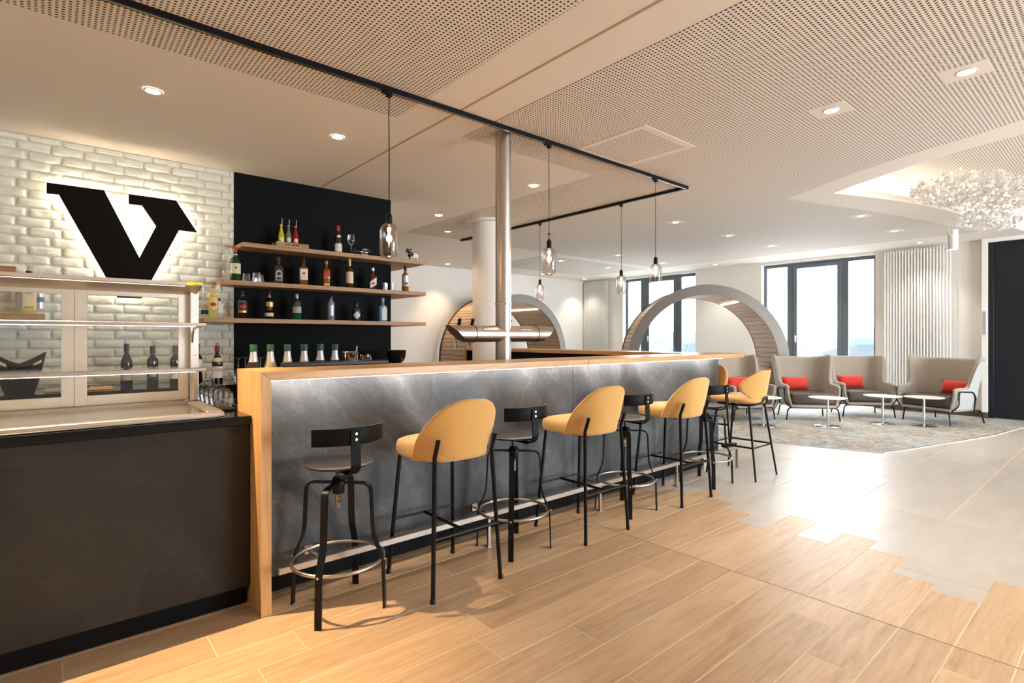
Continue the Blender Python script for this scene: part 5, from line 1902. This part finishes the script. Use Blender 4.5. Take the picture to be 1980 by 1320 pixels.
# boards and plate on the back counter
bd = obj('serving_board', bx((0.20, 5.03, BZ), (0.38, 5.30, BZ + 0.009), 0.003), M['oak'], smooth=None)
tagthing(bd, 'pale wooden serving board lying on the back counter', 'board')
kn = thing('bar_knife', 'small black handled knife lying on the wooden board', 'knife', (0.235, 5.20, BZ + 0.0092), R(30))
obj('blade', bx((0.0, -0.008, 0.0), (0.10, 0.008, 0.002)), M['chrome'], kn, smooth=None)
obj('handle', bx((-0.06, -0.008, 0.0), (0.0, 0.010, 0.014), 0.003), M['blackplastic'], kn, smooth=None)
pt = obj('steel_tray', box(bx((-0.02, 5.0, BZ), (0.13, 5.34, BZ + 0.006), 0.002), (-0.015, 5.01, BZ + 0.006), (0.125, 5.33, BZ + 0.012), 0.002), M['chrome'], smooth=None)
tagthing(pt, 'shallow polished metal tray beside the black wine cooler', 'tray')

# ------------------------------------------------------------------ bottles, ice bucket and jar behind the bar
SG = 'green capped bottles behind the bar top'
for k, (x, b, lb) in enumerate(((0.862, 'cola', 'green capped bottle of dark syrup nearest the oak end panel'), (0.951, 'cloudy', 'green capped bottle of cloudy pale juice, second behind the bar top'),
                                (1.045, 'peach', 'green capped bottle of light peach juice, third behind the bar top'), (1.140, 'peach', 'green capped bottle of reddish juice, fourth behind the bar top'),
                                (1.236, 'cola', 'green capped bottle of dark syrup, fifth behind the bar top'), (1.326, 'cola', 'green capped bottle of dark syrup beside the ice bucket'))):
    t = bottle('syrup_bottle', lb, x, 3.20, 0.92, 0.340, 0.088, 'juice', b, 'darkgreen', [('rect', 'white', 0.715, 0.86, 100)], capz=(0.885, 1.0), capr=0.40, group=SG, face=0)
    # neck label sits on the taper
    for ch_ in kids(t):
        if ch_.name.startswith('paper_label'):
            bpy.data.objects.remove(ch_)
    obj('neck_label', lat([(0.0245, 0.715 * 0.34), (0.0187, 0.80 * 0.34), (0.0160, 0.885 * 0.34)], 20, caps=False), C_('silver'), t)
ib = thing('ice_bucket', 'small steel ice bucket with tongs behind the bar top', 'ice bucket', (1.425, 3.20, 0.92))
obj('bucket', lat([(0.0, 0.0), (0.038, 0.0), (0.048, 0.285), (0.050, 0.29), (0.046, 0.29), (0.036, 0.02), (0.0, 0.02)], 28, caps=False), M['chrome'], ib)
obj('tongs', tb([(0.015, 0.0, 0.10), (0.034, 0, 0.26), (0.044, 0, 0.325)], 0.0045, 8), M['chrome'], ib)
cj = thing('cherry_jar', 'glass jar of dark red cherries at the right of the syrup bottles', 'jar', (1.525, 3.20, 0.92))
obj('jar_body', lat([(0.0, 0.0), (0.040, 0.0), (0.044, 0.02), (0.044, 0.225), (0.034, 0.25), (0.034, 0.27)], 24, caps=False), M['crystal'], cj)
bm = BM()
for k in range(26):
    a = rng.uniform(0, 2 * PI)
    q = rng.uniform(0, 0.026)
    bmesh.ops.create_icosphere(bm, subdivisions=1, radius=0.011, matrix=Matrix.Translation((q * math.cos(a), q * math.sin(a), 0.012 + 0.258 * k / 25)))
co = obj('cherries', bm, mat('cherry_red', (0.14, 0.008, 0.012), 0.15), cj, smooth=80)
co['kind'] = 'stuff'
gb = thing('punch_bowl', 'dark smoked glass bowl at the end of the back counter', 'bowl', (2.86, 5.25, BZ))
obj('bowl', lat([(0.0, 0.098), (0.04, 0.102), (0.078, 0.135), (0.098, 0.19), (0.104, 0.252), (0.100, 0.252), (0.093, 0.19), (0.073, 0.14), (0.0, 0.108)], 36, caps=False), liquid('smoked_bowl_glass', (0.03, 0.018, 0.014), 0.06, 0.25), gb)
obj('foot', lat([(0.07, 0.0), (0.07, 0.005), (0.012, 0.02), (0.010, 0.085), (0.03, 0.0975)], 28), LQ['dark'], gb)

# ================================================================== CARS OUTSIDE


def make_car(label):
    t = thing('parked_car', label, 'car', (0, 0, -0.2), 0)
    paint = mat('blue_grey_paint', (0.040, 0.062, 0.078), 0.35, spec=0.12)
    # side outline (y forward = -y), lofted over the width
    sec = []      # (y, z_low, z_belt, z_roof)
    Y = [-2.15, -2.05, -1.6, -1.15, -0.75, -0.2, 0.2, 0.8, 1.3, 1.75, 2.0, 2.12]
    belt = [0.62, 0.70, 0.80, 0.86, 0.90, 0.92, 0.93, 0.95, 0.96, 0.97, 0.92, 0.75]
    roof = [0.62, 0.70, 0.80, 0.87, 1.12, 1.42, 1.48, 1.46, 1.38, 1.20, 0.95, 0.75]
    rows = []
    for y, b, r_ in zip(Y, belt, roof):
        hw = 0.88 * (1 - 0.22 * (abs(y) / 2.15) ** 5)
        rw = hw - 0.22 * min(1, max(0, (r_ - b) / 0.4))
        pts = [(-hw * 0.9, 0.22), (-hw, 0.40), (-hw, b - 0.12), (-hw * 0.97, b), (-rw, (b * 0.25 + r_ * 0.75)), (-rw * 0.85, r_), (0, r_ + 0.02), (rw * 0.85, r_), (rw, (b * 0.25 + r_ * 0.75)), (hw * 0.97, b), (hw, b - 0.12), (hw, 0.40), (hw * 0.9, 0.22)]
        rows.append([Vector((p[0], y, p[1])) for p in pts])
    bm = BM()
    V = [[bm.verts.new(p) for p in r_] for r_ in rows]
    gl = []
    for k, (a, b) in enumerate(zip(V, V[1:])):
        for i in range(len(a) - 1):
            f = bm.faces.new((a[i], a[i + 1], b[i + 1], b[i]))
        bm.faces.new((a[-1], a[0], b[0], b[-1]))
    bm.faces.new(V[0])
    bm.faces.new(V[-1])
    obj('body', bm, paint, t, smooth=35)
    glass_m = mat('car_window', (0.028, 0.036, 0.045), 0.12, spec=0.2)
    for s, rng_ in ((1, 0), (-1, 0)):
        for y0, y1 in ((-0.62, -0.02), (0.04, 0.74), (0.80, 1.35)):
            bm = BM()
            q = []
            for y in (y0, y1):
                import bisect
                i = max(0, min(len(Y) - 2, bisect.bisect(Y, y) - 1))
                f = (y - Y[i]) / (Y[i + 1] - Y[i])
                A = rows[i][3].lerp(rows[i + 1][3], f)
                B = rows[i][4].lerp(rows[i + 1][4], f)
                q.append((A.lerp(B, 0.10), A.lerp(B, 0.98)))
            vs = [Vector((-s * (abs(p.x) + 0.006) if s > 0 else abs(p.x) + 0.006, p.y, p.z)) for p in (q[0][0], q[1][0], q[1][1], q[0][1])]
            bm.faces.new([bm.verts.new(p) for p in vs])
            o = obj('side_window', bm, glass_m, t, smooth=None)
            mods(o, solid=0.006)
    bm = BM()
    A, B = rows[3], rows[5]
    bm.faces.new([bm.verts.new(Vector((p[0], p[1], p[2]))) for p in ((-0.60, -1.10, 0.915), (0.60, -1.10, 0.915), (0.52, -0.24, 1.425), (-0.52, -0.24, 1.425))])
    mods(obj('windscreen', bm, glass_m, t, smooth=None), solid=0.01)
    for y in (-1.35, 1.30):
        for s in (-1, 1):
            w = lat([(0.0, -0.10), (0.20, -0.10), (0.31, -0.08), (0.33, -0.02), (0.33, 0.08), (0.28, 0.10), (0.0, 0.09)], 28, caps=False)
            bmesh.ops.rotate(w, verts=w.verts[:], cent=(0, 0, 0), matrix=Matrix.Rotation(s * PI / 2, 3, 'Y'))
            bmesh.ops.translate(w, verts=w.verts[:], vec=(s * 0.80, y, 0.33))
            obj('wheel', w, M['blackplastic'], t)
    return t


c0 = make_car('pale blue grey parked car outside the glass door')
c0.location = (16.0, 4.75, -0.2)
c0.rotation_euler = (0, 0, PI)
dup(c0, (16.4, 9.55, -0.2), PI, 'pale blue grey parked car seen low in the left window')
